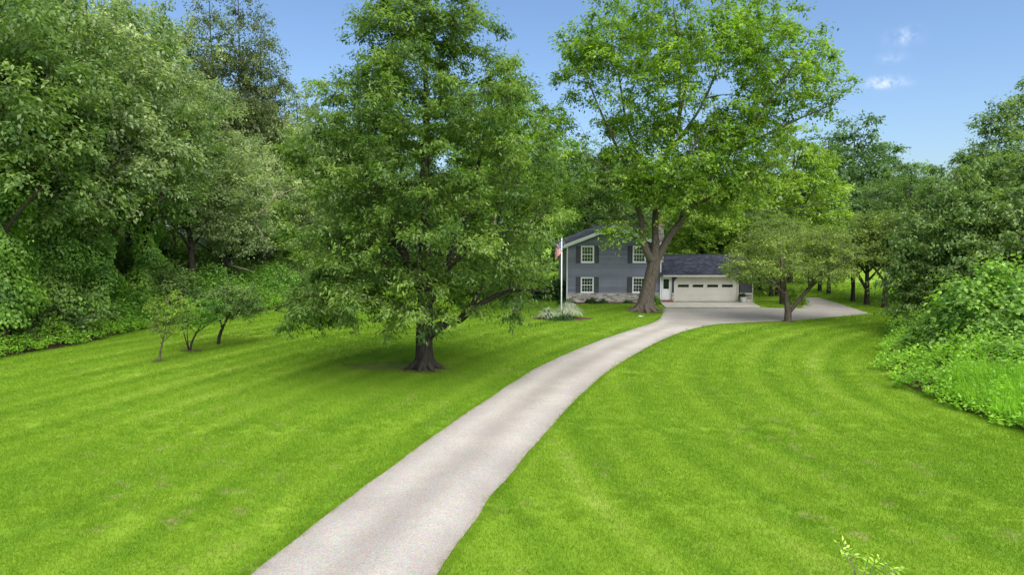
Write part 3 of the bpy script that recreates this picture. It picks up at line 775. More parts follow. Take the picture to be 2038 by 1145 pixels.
# limp flag hanging at the pole
nu, nv = 22, 14; fv = []; fuv = []; ff = []
for i in range(nu):
    for j in range(nv):
        u = i / (nu - 1); v = j / (nv - 1); w_ = .55 * u ** .8
        x = -.05 - w_ * .62 - .02 * math.sin(u * 14); y = .10 * math.sin(u * 15 + v * 1.5) * (.35 + u) 
        zz = FT - .25 - (1 - v) * .82 - .42 * u ** 1.3
        fv.append((x, y, zz)); fuv += [u, v, 0]
for i in range(nu - 1):
    for j in range(nv - 1):
        a = i * nv + j; ff.append((a, a + nv, a + nv + 1, a + 1))
me = bpy.data.meshes.new('flag'); me.from_pydata(fv, [], ff); me.update(); me.polygons.foreach_set('use_smooth', [True] * len(ff))
at = me.attributes.new('fuv', 'FLOAT_VECTOR', 'POINT'); at.data.foreach_set('vector', fuv)
fo = link('flag', me, M['flag'], fp)
md = fo.modifiers.new('thickness', 'SOLIDIFY'); md.thickness = .004

# ------------------------------------------------------------------ grass-like plants and low shrubs
def fountain(name, label, loc, r, h, n, mat, seed, cat='ornamental grass', group=None, width=.02):
    rg = np.random.default_rng(seed); mb = MB(); t = thing(name, label, cat, (*loc, 0), group)
    P = []; D = []; N = []; L = []; Wd = []; T = []
    for i in range(n):
        an = rg.uniform(0, 2 * math.pi); lean = rg.uniform(.1, 1.0); b = np.array([math.cos(an), math.sin(an), 0]) * rg.uniform(0, .3) * r
        o = np.array([math.cos(an), math.sin(an), 0.]); hh = h * rg.uniform(.7, 1.1); rr = r * lean * rg.uniform(.8, 1.1); tint = rg.uniform(0, 1); prev = b
        for k in range(1, 6):
            t_ = k / 5; q = b + o * rr * t_ ** 1.5 + np.array([0, 0, hh * (1.9 * t_ - (.9 + .75 * lean) * t_ * t_)])
            dd = q - prev; l = np.linalg.norm(dd); sd = np.cross(dd / l, [0, 0, 1.]); 
            P.append(prev); D.append(dd / l); N.append(np.cross(sd, dd / l) + 1e-4); L.append(l * 1.25); Wd.append(width * (1.3 - t_ * .6)); T.append(tint); prev = q
    link('blades', leaf_mesh('blades', *map(np.array, (P, D, N, L, Wd, T))), mat, t)
    return t
fountain('ornamental_grass', 'tall cream striped ornamental grass right behind the flagpole', (3.75, 45.45), 1.05, 1.15, 900, M['leaf_varie'], 1, width=.03)
fountain('ornamental_grass', 'smaller cream striped ornamental grass left of the flagpole', (2.35, 44.85), .75, .85, 600, M['leaf_varie'], 2, width=.028)
def shrub(seed, r, h, n, ll, lw, n_stem=6, K=7, npc=30, droop=.25, core=.35, cs=None):
    rg = np.random.default_rng(seed); mb = MB(); ncl = max(5, n // npc)
    u = rg.normal(size=(ncl, 3)); u[:, 2] = np.abs(u[:, 2]) * 1.0 - .15; u = unit(u)
    C = u * np.array([r, r, h * .86]) * rg.uniform(core, .92, ncl)[:, None]; C[:, 2] += h * .10; C[:, 2] = np.maximum(C[:, 2], .08)
    outw = unit(C - np.array([0, 0, h * .2]))
    sz = np.full(ncl, cs or .33 * min(r, h)) * rg.uniform(.7, 1.25, ncl)
    p, ld, nr, ln, wd, ti, tw = clump_leaves(rg, C, outw, sz, npc, ll, lw, droop, .6, K, .12)
    nr = nr + outw[np.repeat(np.arange(ncl), npc)] * .6
    ok = p[:, 2] > .02
    for i in range(min(ncl, n_stem * 6)):
        c = C[i]; b = np.array([rg.normal(0, .12 * r), rg.normal(0, .12 * r), -.05])
        mb.tube([b, b * .5 + c * .5 + np.array([0, 0, .08 * h]), c], [.012 + .012 * h, .008 + .006 * h, .006], 5, None, 0, False)
    return mb.mesh('stems'), leaf_mesh('foliage', p[ok], ld[ok], nr[ok], ln[ok], wd[ok], ti[ok])
def place_shrub(name, label, cat, loc, ms, leafm, group=None, rz=0, sc=1.0, bark='bark'):
    t = thing(name, label, cat, (loc[0], loc[1], 0), group, rz, sc)
    link('stems', ms[0], M[bark], t); link('foliage', ms[1], leafm, t); return t
low = shrub(31, .55, .42, 1500, .10, .03)
s0 = place_shrub('low_shrub', 'dark green low mound at foot of the flagpole', 'shrub', (3.55, 44.2), low, M['leaf_dark'])
copy_thing(s0, 'dark green low mound between the two ornamental grasses', (2.85, 44.15, 0), 2.0, .8)
ent = shrub(32, .62, .85, 2200, .13, .06)
s1 = place_shrub('leafy_bush', 'leafy green bush between maple trunk and entry door', 'bush', (11.15, 53.9), ent, M['leaf_ivy'])
fnd = shrub(33, .6, .5, 1600, .09, .04)
s2 = place_shrub('foundation_shrub', 'dark low shrub against stone base under left window', 'shrub', (6.45, 54.55), fnd, M['leaf_dark'])
copy_thing(s2, 'small shrub against stone base between the windows', (7.35, 54.6, 0), 1.2, (.6, .6, .8))
copy_thing(s2, 'dark low shrub against stone base under right window', (9.3, 54.6, 0), 2.2, (.9, .6, .55))
copy_thing(s2, 'grey green shrub at left end of house front', (4.3, 53.6, 0), .7, (1.5, 1.0, 1.1))
isl = shrub(34, .95, 1.5, 4200, .13, .06, cs=.42)
place_shrub('island_bush', 'round yellow green bush on grass island behind the forked tree', 'bush', gp(1580, 606), isl, M['leaf_lime'])
gb = shrub(35, 1.2, 1.1, 4000, .13, .05)
for i, (px, Y, sc, lb) in enumerate([(1088, 58.0, 2.0, 'dark bush left of house corner beyond the flagpole bed'), (1045, 59, 2.3, 'rounded dark bush behind the low right boughs of centre tree'),
                                     (1003, 60, 2.1, 'dark bush seen under centre tree right of its trunk')]):
    l = (atY(px, Y), Y, 0)
    if i == 0: gb0 = place_shrub('garden_bush', lb, 'bush', l, gb, M['leaf_dark'], None, 0, sc)
    else: copy_thing(gb0, lb, l, i * 1.7, sc)

# ------------------------------------------------------------------ specimen trees
# big centre tree
def env_stack(H, R, zb, n, lo=.45, peak=.35, off=(0, 0)):
    """stack of ellipsoids giving a rounded cone crown between zb and H"""
    out = []; levels = 5
    for i in range(levels):
        f = i / (levels - 1); zc = zb + (H - zb) * (.14 + .74 * f)
        g = math.sin(math.pi * min(1, (.28 + .62 * f) if f > peak else (.34 + .4 * f / max(peak, .01) * .6))) ** .8
        r = R * (1 - .62 * max(0, (f - peak) / (1 - peak)) ** 1.5) * (1 if f >= peak else .86 + .14 * f / peak)
        out.append((off[0], off[1], zc, r, r, (H - zb) * (.17 if f < .9 else .13), int(n * r * r / (R * R * 3.6)), lo))
    return out
tA = [(-.0, 0, -.15, .52), (.02, 0, .25, .43), (0, 0, 1.0, .37), (.03, .0, 2.0, .36), (.1, 0, 4.0, .29), (.05, 0, 7, .22), (.2, 0, 10.5, .14), (.15, .1, 13.5, .07), (.2, 0, 15.6, .03)]
lA = [[(.1, -.05, 1.35, .24), (.75, -.15, 1.9, .20), (1.6, -.3, 2.2, .16), (2.2, -.4, 2.7, .13), (3.6, -.6, 3.4, .08), (5.3, -.8, 3.4, .04)],
      [(1.7, -.3, 2.25, .13), (2.3, -.1, 3.2, .11), (2.6, .2, 4.6, .08), (3.2, .5, 6.5, .05), (3.6, .6, 8.5, .03)],
      [(0, 0, 2.2, .17), (-1.2, -.4, 2.9, .12), (-2.8, -.9, 3.3, .09), (-4.6, -1.3, 3.2, .05), (-5.8, -1.5, 2.7, .03)],
      [(.05, 0, 2.6, .2), (.9, .3, 4.2, .16), (1.7, .3, 6.5, .12), (2.4, .2, 9.0, .07), (2.8, 0, 11.5, .03)],
      [(.05, 0, 3.0, .2), (-.9, .4, 5.0, .15), (-1.9, .3, 7.5, .1), (-2.6, .2, 10, .06), (-2.9, .1, 11.8, .03)],
      [(0, 0, 2.4, .15), (.3, -1.5, 3.4, .11), (.5, -3.3, 4.0, .07), (.6, -5.0, 4.2, .03)],
      [(0, 0, 3.4, .14), (-2.0, -1.2, 5.0, .09), (-4.2, -1.8, 6.2, .04)], [(.1, 0, 3.6, .14), (2.3, -1.4, 5.3, .09), (4.6, -2.0, 6.3, .04)],
      [(0, 0, 3.2, .14), (-1.2, 2.2, 4.8, .09), (-2.4, 4.2, 5.6, .04)], [(.1, 0, 3.4, .14), (1.3, 2.2, 5.0, .09), (2.6, 4.2, 5.6, .04)]]
eA = [(-.15, 0, 3.4, 5.8, 5.5, 1.3, 118, .5), (.1, 0, 5.6, 6.3, 5.8, 2.4, 200, .5), (.3, 0, 8.3, 5.9, 5.5, 2.6, 196, .5), (.4, 0, 10.8, 4.9, 4.7, 2.3, 144, .45), (.35, 0, 13.0, 3.4, 3.3, 2.0, 85, .4), (.3, 0, 14.9, 2.1, 2.0, 1.6, 44, .25), (.3, 0, 16.4, .9, .9, 1.1, 14, .2), (-4.6, -1.2, 2.5, 1.5, 1.4, .5, 9, .2)]
mA = build_tree(101, tA, lA, eA, .88, 180, .20, .075, droop=.45, flat=.34, K=9, sag=.2, sides=16, zmin=2.15, gap=.06, roots=7, root_r=.30, trunk_rough=.06)
CT = gp(845, 735)
place_tree('hickory_tree', 'broad dense dark green tree in the middle of the left lawn', 'tree', (*CT, 0), mA, M['bark'], M['leaf_hick'])

# old maple in front of the house
s_ = 1 / 27.2
def lm(px, py, y, r): return ((px - 1283) * s_, y, (620 - py) * s_ , r)
tC = [(.0, 0, -.2, .86), (.03, 0, .2, .74), (.06, 0, .6, .60), lm(1288, 580, 0, .50), lm(1295, 548, 0, .45), lm(1300, 522, 0, .44), lm(1302, 508, 0, .36), lm(1302, 474, .1, .24), lm(1302, 440, .3, .21), lm(1308, 380, .5, .18), lm(1325, 310, .5, .15), lm(1345, 240, .3, .12), lm(1360, 150, 0, .08), lm(1362, 60, 0, .04)]
lC = [[lm(1298, 522, -.1, .30), lm(1285, 505, -.3, .26), lm(1274, 474, -.5, .23), lm(1270, 440, -.7, .20), lm(1256, 402, -1.0, .17), lm(1238, 350, -1.3, .14), lm(1210, 290, -1.6, .10), lm(1180, 230, -2, .06), lm(1150, 160, -2.2, .03)],
      [lm(1304, 520, 0, .30), lm(1314, 500, -.1, .27), lm(1327, 472, -.3, .25), lm(1345, 447, -.5, .23), lm(1366, 415, -.8, .20), lm(1395, 365, -1, .17), lm(1432, 315, -1.2, .14), lm(1470, 260, -1.5, .11), lm(1520, 190, -1.6, .08), lm(1570, 110, -1.5, .04)],
      [lm(1432, 315, -1.2, .11), lm(1490, 285, -2, .09), lm(1550, 255, -2.5, .06), lm(1610, 230, -2.6, .03)],
      [lm(1366, 415, -.8, .13), lm(1420, 385, -2, .1), lm(1475, 350, -3, .07), lm(1530, 330, -3.6, .03)],
      [lm(1305, 400, .4, .15), lm(1280, 330, 1.6, .12), lm(1255, 250, 2.6, .09), lm(1240, 150, 3.2, .06), lm(1225, 70, 3.4, .03)],
      [lm(1325, 310, .5, .12), lm(1395, 220, 1.8, .09), lm(1440, 120, 2.6, .06), lm(1460, 40, 2.8, .03)],
      [lm(1256, 402, -1.0, .1), lm(1220, 370, -2.2, .08), lm(1180, 340, -3.2, .05), lm(1150, 325, -3.6, .03)],
      [lm(1302, 440, .3, .12), lm(1310, 380, -2.2, .1), lm(1330, 330, -4.2, .07), lm(1350, 290, -5.5, .03)],
      [lm(1345, 240, .3, .1), lm(1330, 150, -1.8, .07), lm(1310, 60, -2.8, .03)],
      [lm(1345, 447, -.5, .12), lm(1380, 380, 2.5, .1), lm(1420, 310, 4.5, .07), lm(1450, 260, 5.5, .03)]]
def le(px, py, y, rx, ry, rz, n, lo): return ((px - 1283) * s_, y, (620 - py) * s_, rx * s_, ry, rz * s_, n, lo)
eC = [le(1375, 170, 0, 262, 7.0, 120, 240, .5), le(1355, 60, 0, 215, 6.2, 100, 190, .4), le(1230, 170, -1, 135, 4.5, 130, 120, .45), le(1530, 160, -1, 120, 4.5, 110, 105, .45),
      le(1345, 330, -1.5, 160, 5.0, 75, 190, .35), le(1212, 355, -2, 65, 2.6, 48, 36, .3), le(1450, 310, -1, 115, 4.5, 85, 95, .4), le(1335, 390, -2.2, 100, 2.8, 38, 66, .3), le(1590, 190, -1, 62, 3, 60, 36, .3),
      le(1150, 130, -1, 52, 2.5, 60, 26, .3), le(1225, 470, -3, 28, .8, 22, 7, .3), le(1430, 400, -1, 60, 2.5, 40, 26, .3)]
mC = build_tree(202, tC, lC, eC, 1.05, 80, .27, .15, droop=.35, flat=.55, K=8, sag=.2, sides=18, zmin=4.2, roots=7, root_r=.34, gap=.16, trunk_rough=.07)
MT = gp(1283, 620)
place_tree('maple_tree', 'tall old maple with thick forked trunk in front of the house', 'tree', (*MT, 0), mC, M['bark_maple'], M['leaf_mapl'])

def std_tree(seed, H, R, zb, n, n_per, ll, lw, tr=.22, fork=False, cs=1.0, droop=.45, flat=.5, lo=.45, gap=.12, lean=(0, 0), zmin=.8, peak=.4, nl=9, K=7):
    r = random.Random(seed); lx, ly = lean
    tk = [(0, 0, -.15, tr * 1.45), (0, 0, .3, tr * 1.12)] + [(lx * f + r.uniform(-.15, .15) * H * .03, ly * f + r.uniform(-.15, .15) * H * .03, H * f, tr * (1 - f * .95)) for f in (.12, .25, .4, .55, .7, .85, .94)]
    lb = []
    for i in range(nl):
        f = .18 + .6 * i / nl; h0 = max(zb * .8, H * f); an = i * 2.4 + r.uniform(-.4, .4); z1 = min(h0 + R * r.uniform(.5, .9), H * .9); rr = R * r.uniform(.55, .85) * (1 - .5 * max(0, f - .4))
        x0, y0 = lx * f, ly * f; b = tr * (1 - f) * .6
        lb.append([(x0, y0, h0, b), (x0 + rr * .4 * math.cos(an), y0 + rr * .4 * math.sin(an), h0 + (z1 - h0) * .5, b * .7), (x0 + rr * math.cos(an), y0 + rr * math.sin(an), z1, b * .25)])
    ev = env_stack(H, R, zb, n, lo, peak, (lx * .6, ly * .6))
    return build_tree(seed, tk, lb, ev, cs, n_per, ll, lw, droop, flat, K, .22, 9, .08, zmin=zmin, gap=gap, twig_geo=False)

PW1 = std_tree(301, 18, 5.0, 6.2, 420, 95, .25, .13, .26, cs=1.15)
PW2 = std_tree(302, 18, 4.4, 5.6, 360, 95, .24, .12, .24, cs=1.2, gap=.2)
PW3 = std_tree(303, 17, 5.6, 5.4, 420, 95, .26, .14, .28, cs=1.2, gap=.15)
PPOP = std_tree(304, 27, 3.3, 8, 330, 75, .22, .13, .24, cs=1.15, gap=.2, flat=.8, nl=12, peak=.5)
PLIM = std_tree(305, 17, 6.6, 1.6, 560, 85, .33, .20, .3, cs=1.2, gap=.06)
PFAR = std_tree(306, 20, 6.6, 1.2, 330, 60, .50, .30, .3, cs=1.6, gap=.08)

# ivy sleeves for woodland edge trunks (local to a tree)
def ivy(seed, h, r, n, ll=.19, lw=.15):
    rg = np.random.default_rng(seed); z = rg.uniform(.1, 1, n) ** .9 * h; an = rg.uniform(0, 2 * math.pi, n)
    bulge = r * (1 + .45 * np.sin(z * 1.1 + seed) * np.sin(an * 2 + z * .7) + .3 * np.sin(z * 2.7 + an)) * (1.0 - .45 * z / h)
    rr = bulge * np.sqrt(rg.uniform(.25, 1.1, n)); p = np.c_[rr * np.cos(an), rr * np.sin(an), z]
    o = np.c_[np.cos(an), np.sin(an), np.zeros(n)]
    d = o * .5 + rg.normal(size=(n, 3)) * .4 + np.array([0, 0, -.8]); nr = o * .9 + np.array([0, 0, .6]) + rg.normal(size=(n, 3)) * .35
    ti = .42 + .25 * np.sin(z * 1.7 + an * 2) * .6 + rg.uniform(-.25, .25, n)
    return leaf_mesh('ivy', p, d, nr, ll * rg.uniform(.6, 1.3, n), lw * rg.uniform(.7, 1.2, n), ti)
IVY = [ivy(1, 11, 1.5, 11000), ivy(2, 9, 1.15, 7500), ivy(3, 12, 1.7, 13000)]

protos = {}
def put(kind, name, label, cat, px, Y, H, R=None, leafm=None, group=None, rz=None, iv=None, seed=0):
    meshes, H0, R0, lmat, bk = {'w1': (PW1, 18, 5.0, 'leaf_wood', 'bark'), 'w2': (PW2, 18, 4.4, 'leaf_wood2', 'bark'), 'w3': (PW3, 17, 5.6, 'leaf_wood', 'bark'), 'pop': (PPOP, 27, 3.0, 'leaf_pop', 'bark'),
                                'lime': (PLIM, 17, 6.6, 'leaf_lime', 'bark'), 'far': (PFAR, 20, 6.6, 'leaf_far', 'bark')}[kind]
    lmat = leafm or lmat; key = (kind, lmat); X = atY(px, Y); sz = H / H0; sx = sz if R is None else R / R0
    rz = (px * 1.37 + Y) % 6.28 if rz is None else rz
    if key not in protos:
        m2 = meshes if not any(k[0] == kind for k in protos) else (meshes[0].copy(), meshes[1].copy())
        t = place_tree(name, label, cat, (X, Y, 0), m2, M[bk], M[lmat], group, rz, (sx, sx, sz)); protos[key] = t; src = t
    else:
        src = protos[key]; t = copy_thing(src, label, (X, Y, 0), rz, (sx, sx, sz), group, cat, name)
        for c in list(t.children):
            if c.name.startswith('ivy'): bpy.data.objects.remove(c)
    if iv is not None: 
        me = IVY[iv]; o = bpy.data.objects.new('ivy', me); COL.objects.link(o); o.parent = t; o.scale = (1 / sx, 1 / sx, 1 / sz)
        if not me.materials: me.materials.append(M['leaf_vine'])
    return t
GW = 'trees of the left woods'
put('w1', 'woodland_tree', 'ivy clad tree at the far left edge of the photo, nearest of the woods', 'tree', 8, 32.5, 19, 5.2, None, GW, iv=0)
put('w3', 'woodland_tree', 'second ivy draped tree from left along the woods edge', 'tree', 118, 37, 19, 5.2, None, GW, iv=2)
put('w2', 'woodland_tree', 'greyish green woods edge tree above the undergrowth, third from left', 'tree', 205, 39.5, 20, 5.0, None, GW, iv=1)
put('w1', 'woodland_tree', 'woods edge tree rising behind the leftmost sapling', 'tree', 300, 44, 19.5, 5.0, None, GW, iv=1)
put('w2', 'woodland_tree', 'greyish tree with open lower trunk behind the two dark saplings', 'tree', 385, 49, 18, 4.8, None, GW)
leanT = put('w2', 'woodland_tree', 'leaning tree with bare pale dead limbs left of the centre tree', 'tree', 452, 52, 13.5, 4.2, None, GW, rz=1.0)
put('w3', 'woodland_tree', 'low spreading woods tree just left of centre tree boughs', 'tree', 530, 60, 13.5, 5.2, 'leaf_wood2', GW)
put('w1', 'woodland_tree', 'woods tree whose top meets sky left of centre tree', 'tree', 600, 66, 19.6, 5.0, 'leaf_wood2', GW)
put('w3', 'woodland_tree', 'tall second row tree behind the ivy clad tree at far left', 'tree', 55, 45, 24, 6, 'leaf_wood2', GW)
put('w1', 'woodland_tree', 'tall dark second row tree behind the ivy draped trunks', 'tree', 160, 49, 26, 5.5, 'leaf_wood2', GW)
put('w2', 'woodland_tree', 'tall second row woods tree above the leftmost sapling', 'tree', 262, 54, 25, 5.4, None, GW)
put('w3', 'woodland_tree', 'tall second row woods tree left of the poplars', 'tree', 355, 60, 25, 6, 'leaf_wood2', GW)
GP = 'tall thin poplars'
put('pop', 'poplar_tree', 'leftmost of the tall thin poplars above the woods', 'tree', 440, 62, 27.5, 3.2, None, GP)
put('pop', 'poplar_tree', 'middle one of the tall thin poplars above the woods', 'tree', 492, 63, 29, 2.9, None, GP)
put('pop', 'poplar_tree', 'rightmost tall thin poplar, standing dark against blue sky', 'tree', 535, 65, 26.5, 2.7, None, GP)
for px, Y, H, k in [(20, 62, 25, 'w3'), (120, 68, 26, 'w1'), (235, 72, 27, 'w3'), (330, 78, 24, 'w2'), (420, 80, 22, 'w3'), (-90, 40, 20, 'w3'), (-120, 56, 24, 'w1'), (510, 84, 22, 'w1'), (655, 80, 19, 'w3'), (720, 78, 19, 'w1')]:
    put(k, 'woodland_tree', 'tree deep in the left woods, mostly hidden behind the front rows', 'tree', px, Y, H, None, 'leaf_wood2', 'hidden trees deep in the left woods')
# pale dead limbs on the leaning tree
dl = MB(); pr = random.Random(6)
def dead(pts, r): dl.tube(pts, [r * (1 - .8 * i / (len(pts) - 1)) for i in range(len(pts))], 6, pr, .1)
ox, oy = atY(452, 52), 52
def dq(px, py, Y): return ((atY(px, Y) - ox), Y - oy, zt(py, Y))
dead([dq(458, 480, 52), dq(478, 447, 51.2), dq(505, 434, 50.6), dq(530, 420, 50), dq(548, 400, 49.6), dq(558, 380, 49.4)], .14)
dead([dq(540, 408, 49.8), dq(560, 388, 49.5), dq(590, 376, 49.2), dq(622, 367, 49)], .05)
dead([dq(505, 434, 50.6), dq(520, 455, 50.3), dq(528, 468, 50.2), dq(526, 482, 50.2)], .04)
dead([dq(455, 526, 51.5), dq(475, 532, 51), dq(492, 536, 50.8), dq(508, 542, 50.6)], .07)
dead([dq(548, 400, 49.6), dq(553, 385, 49.7), dq(548, 372, 49.8), dq(541, 360, 50)], .035)
o = link('dead_limb', dl.mesh('dead_limb', smooth=True), M['bark_pale'], leanT); o['label'] = 'bare pale dead limbs reaching right'
o.rotation_euler = (0, 0, -leanT.rotation_euler.z); 
o.scale = (1 / leanT.scale[0], 1 / leanT.scale[1], 1 / leanT.scale[2])

# trees behind lawn centre, house and right side
GB = 'trees behind the house'
put('w1', 'linden_tree', 'yellow green tree close behind right side of the centre tree', 'tree', 1028, 49, 16.8, 5.3, 'leaf_mapl', GB)
put('w1', 'background_tree', 'green tree behind house left of its gable', 'tree', 1165, 74, 15.5, 5.5, 'leaf_wood', GB)
put('w3', 'background_tree', 'tree behind the house gable, seen left of the maple limbs', 'tree', 1235, 78, 14.5, 5.5, 'leaf_wood', GB)
put('lime', 'linden_tree', 'yellow green tree with dark stems right behind garage roof ridge', 'tree', 1395, 68, 11.0, 5.2, None, GB)
put('lime', 'linden_tree', 'second yellow green tree behind right half of garage roof', 'tree', 1462, 72, 13, 5.0, None, GB)
put('lime', 'linden_tree', 'large bright lime green tree beyond the maple right side', 'tree', 1572, 76, 17.6, 6.6, None, GB)
put('w2', 'background_tree', 'darker tree behind garage right end under the lime green tree', 'tree', 1512, 66, 8.0, 4.2, 'leaf_wood', GB)
for i, (px, Y, H) in enumerate([(745, 95, 19), (830, 92, 18), (925, 95, 18), (1010, 92, 18), (1100, 98, 17), (1300, 100, 16), (1185, 105, 17), (1390, 104, 16), (1480, 106, 17), (590, 98, 19)]):
    put('far', 'distant_tree', 'tree of the distant belt showing through gaps behind lawn and house', 'tree', px, Y, H, None, None, 'distant tree belt behind the house')
for px, Y, H, lb in [(1640, 104, 21, 'distant dark tree just right of the lime green tree'), (1688, 106, 23.5, 'tallest distant tree under the small clouds'), (1745, 110, 19.5, 'distant rounded tree right of the tallest distant tree'),
                     (1800, 108, 16.5, 'distant tree at lowest dip of the right skyline'), (1862, 104, 16, 'distant tree just left of the tall right edge tree'), (1925, 100, 17, 'distant tree behind the tall right edge tree')]:
    put('far', 'distant_tree', lb, 'tree', px, Y, H, None, None, 'distant skyline trees on the right')
for px, Y, H in [(1720, 135, 15), (1790, 140, 14), (1660, 138, 15), (1850, 138, 15), (1610, 130, 15), (1930, 134, 15), (2010, 130, 16)]:
    put('far', 'distant_tree', 'low tree at far edge of the back lawn on the right', 'tree', px, Y, H, None, None, 'trees at far edge of the back lawn')
GR_ = 'trees of the right border'
put('w1', 'border_tree', 'tall tree at right edge of the photo above the vine mound', 'tree', 2040, 47, 16.8, 5.0, 'leaf_wood', GR_)
put('w3', 'border_tree', 'mid height tree between dark vine clad tree and right edge', 'tree', 1958, 53, 11.8, 4.6, 'leaf_wood', GR_)
put('w2', 'border_tree', 'mid height tree behind and left of dark vine clad tree', 'tree', 1800, 58, 11.6, 4.4, 'leaf_wood', GR_)
put('w3', 'border_tree', 'border tree outside right edge of the lawn behind vine mound', 'tree', 2110, 38, 12, 5, 'leaf_wood', GR_)
# dark vine clad tree, leafy to the ground
PV = std_tree(401, 9.6, 3.3, .4, 380, 95, .22, .12, .24, cs=.95, gap=.03, zmin=.3, droop=.7, lo=.55)
place_tree('vine_clad_tree', 'dark green tree clothed in vines to the ground, right of lawn', 'tree', (atY(1882, 38), 38, 0), PV, M['bark'], M['leaf_wood'], None, .6)
PV2 = copy_thing(bpy.data.objects['vine_clad_tree'], 'shorter vine covered tree behind the vine mound at right edge', (atY(2010, 35), 35, 0), 2.2, (1.0, 1.0, .86))

# vine mound and border shrubs
VM = shrub(501, 3.0, 4.9, 16000, .21, .15, npc=40, core=.62, cs=.85, droop=.5)
vm = place_shrub('vine_mound', 'tall rounded mound of bright vines at right edge of photo', 'vine mound', (atY(1985, 29.5), 29.5), VM, M['leaf_vine'])
copy_thing(vm, 'lower vine hump left of the tall vine mound', (atY(1885, 30.8), 30.8, 0), 1.9, (.62, .62, .52))
copy_thing(vm, 'wide vine hump in front of the tall vine mound', (atY(2050, 25.5), 25.5, 0), 3.6, (.8, .8, .42))
copy_thing(vm, 'vine hump at foot of the dark vine clad tree', (atY(1838, 36.2), 36.2, 0), 4.2, (.5, .55, .36))

# olive small trees
tK = [(0, 0, -.1, .27), (0, 0, .25, .22), (-.02, 0, .75, .20), (-.15, .05, 1.6, .14), (-.3, .1, 2.6, .11), (-.5, .1, 3.7, .07), (-.6, .2, 4.8, .03)]
lK = [[(.03, 0, .6, .15), (.7, -.1, 1.5, .13), (1.4, -.2, 2.4, .11), (2.2, -.3, 3.1, .08), (3.2, -.4, 3.8, .03)], [(1.2, -.2, 2.2, .05), (1.0, -.5, 2.8, .04), (.9, -.8, 3.6, .02)],
      [(-.15, .05, 1.7, .08), (-1.2, -.3, 2.6, .06), (-2.4, -.6, 3.4, .03)], [(-.3, .1, 2.5, .07), (.5, .8, 3.5, .05), (1.2, 1.4, 4.4, .02)], [(1.4, -.2, 2.4, .06), (1.9, .8, 3.4, .04), (2.6, 1.4, 4.2, .02)],
      [(-.2, .05, 2.0, .07), (-.7, -1.0, 3.0, .05), (-1.2, -1.9, 3.8, .02)], [(1.0, -.1, 2.0, .06), (1.2, -1.2, 3.0, .04), (1.4, -2.0, 3.7, .02)]]
eK = [(.35, 0, 4.0, 4.4, 3.4, 1.5, 165, .35), (.3, 0, 5.0, 3.6, 2.8, 1.25, 100, .3), (-1.6, 0, 3.3, 2.3, 2.4, 1.1, 56, .3), (2.4, -.2, 3.5, 1.9, 1.8, .9, 36, .3)]
mK = build_tree(601, tK, lK, eK, .72, 62, .17, .085, droop=.3, flat=.3, K=7, sag=.18, sides=12, zmin=2.05, up=.1, gap=.15)
KT = gp(1568, 641)
GK = 'small spreading olive green yard trees'
k0 = place_tree('hawthorn_tree', 'spreading olive green tree with V forked stems beside the driveway', 'tree', (*KT, 0), mK, M['bark_maple'], M['leaf_oliv'], GK)
mK2 = build_tree(602, [(0, 0, -.1, .22), (0, 0, .5, .17), (.05, 0, 1.6, .14), (.1, 0, 3, .1), (.1, .1, 4.6, .04)], [[(0, 0, 1.0, .12), (.7, 0, 2.0, .1), (1.2, 0, 3.2, .07), (1.6, 0, 4.2, .03)], [(.03, 0, 1.6, .08), (-.9, .2, 2.7, .06), (-1.8, .3, 3.5, .03)], [(.05, 0, 2, .08), (.2, -1, 3, .05), (.3, -2, 3.8, .02)], [(.05, 0, 2.2, .08), (0, 1.1, 3.2, .05), (0, 2, 4, .02)]],
                 [(0, 0, 4.1, 2.9, 2.6, 1.3, 90, .3), (.1, 0, 5.2, 2.1, 2.0, 1.0, 45, .3)], .75, 66, .18, .09, droop=.3, flat=.35, K=7, sides=10, zmin=3.0, gap=.2)
y0 = None
for px, py, sc, rz, lb in [(1760, 613, 1.18, .3, 'olive tree rightmost in the back lawn row beside right border'), (1725, 607, 1.15, 3.3, 'olive tree second from right in the back lawn row'), (1697, 600, .98, 1.3, 'smaller olive tree third from right in the back lawn row'),
                           (1649, 585, 1.0, 4.2, 'olive tree beyond the gravel turnaround, right one of the far pair'), (1631, 580, 1.0, 5.5, 'olive tree beyond the gravel turnaround, left one of the far pair'),
                           (1556, 606, .95, 2.4, 'olive tree on grass island directly behind the forked tree stems'), (1535, 590, 1.1, 1.9, 'left one of two close olive trees at garage right end'), (1547, 589, 1.1, 0.6, 'right one of two close olive trees at garage right end')]:
    l = (*gp(px, py), 0)
    if y0 is None: y0 = place_tree('hawthorn_tree', lb, 'tree', l, mK2, M['bark'], M['leaf_oliv'], GK, rz, sc)
    else: copy_thing(y0, lb, l, rz, sc, GK)

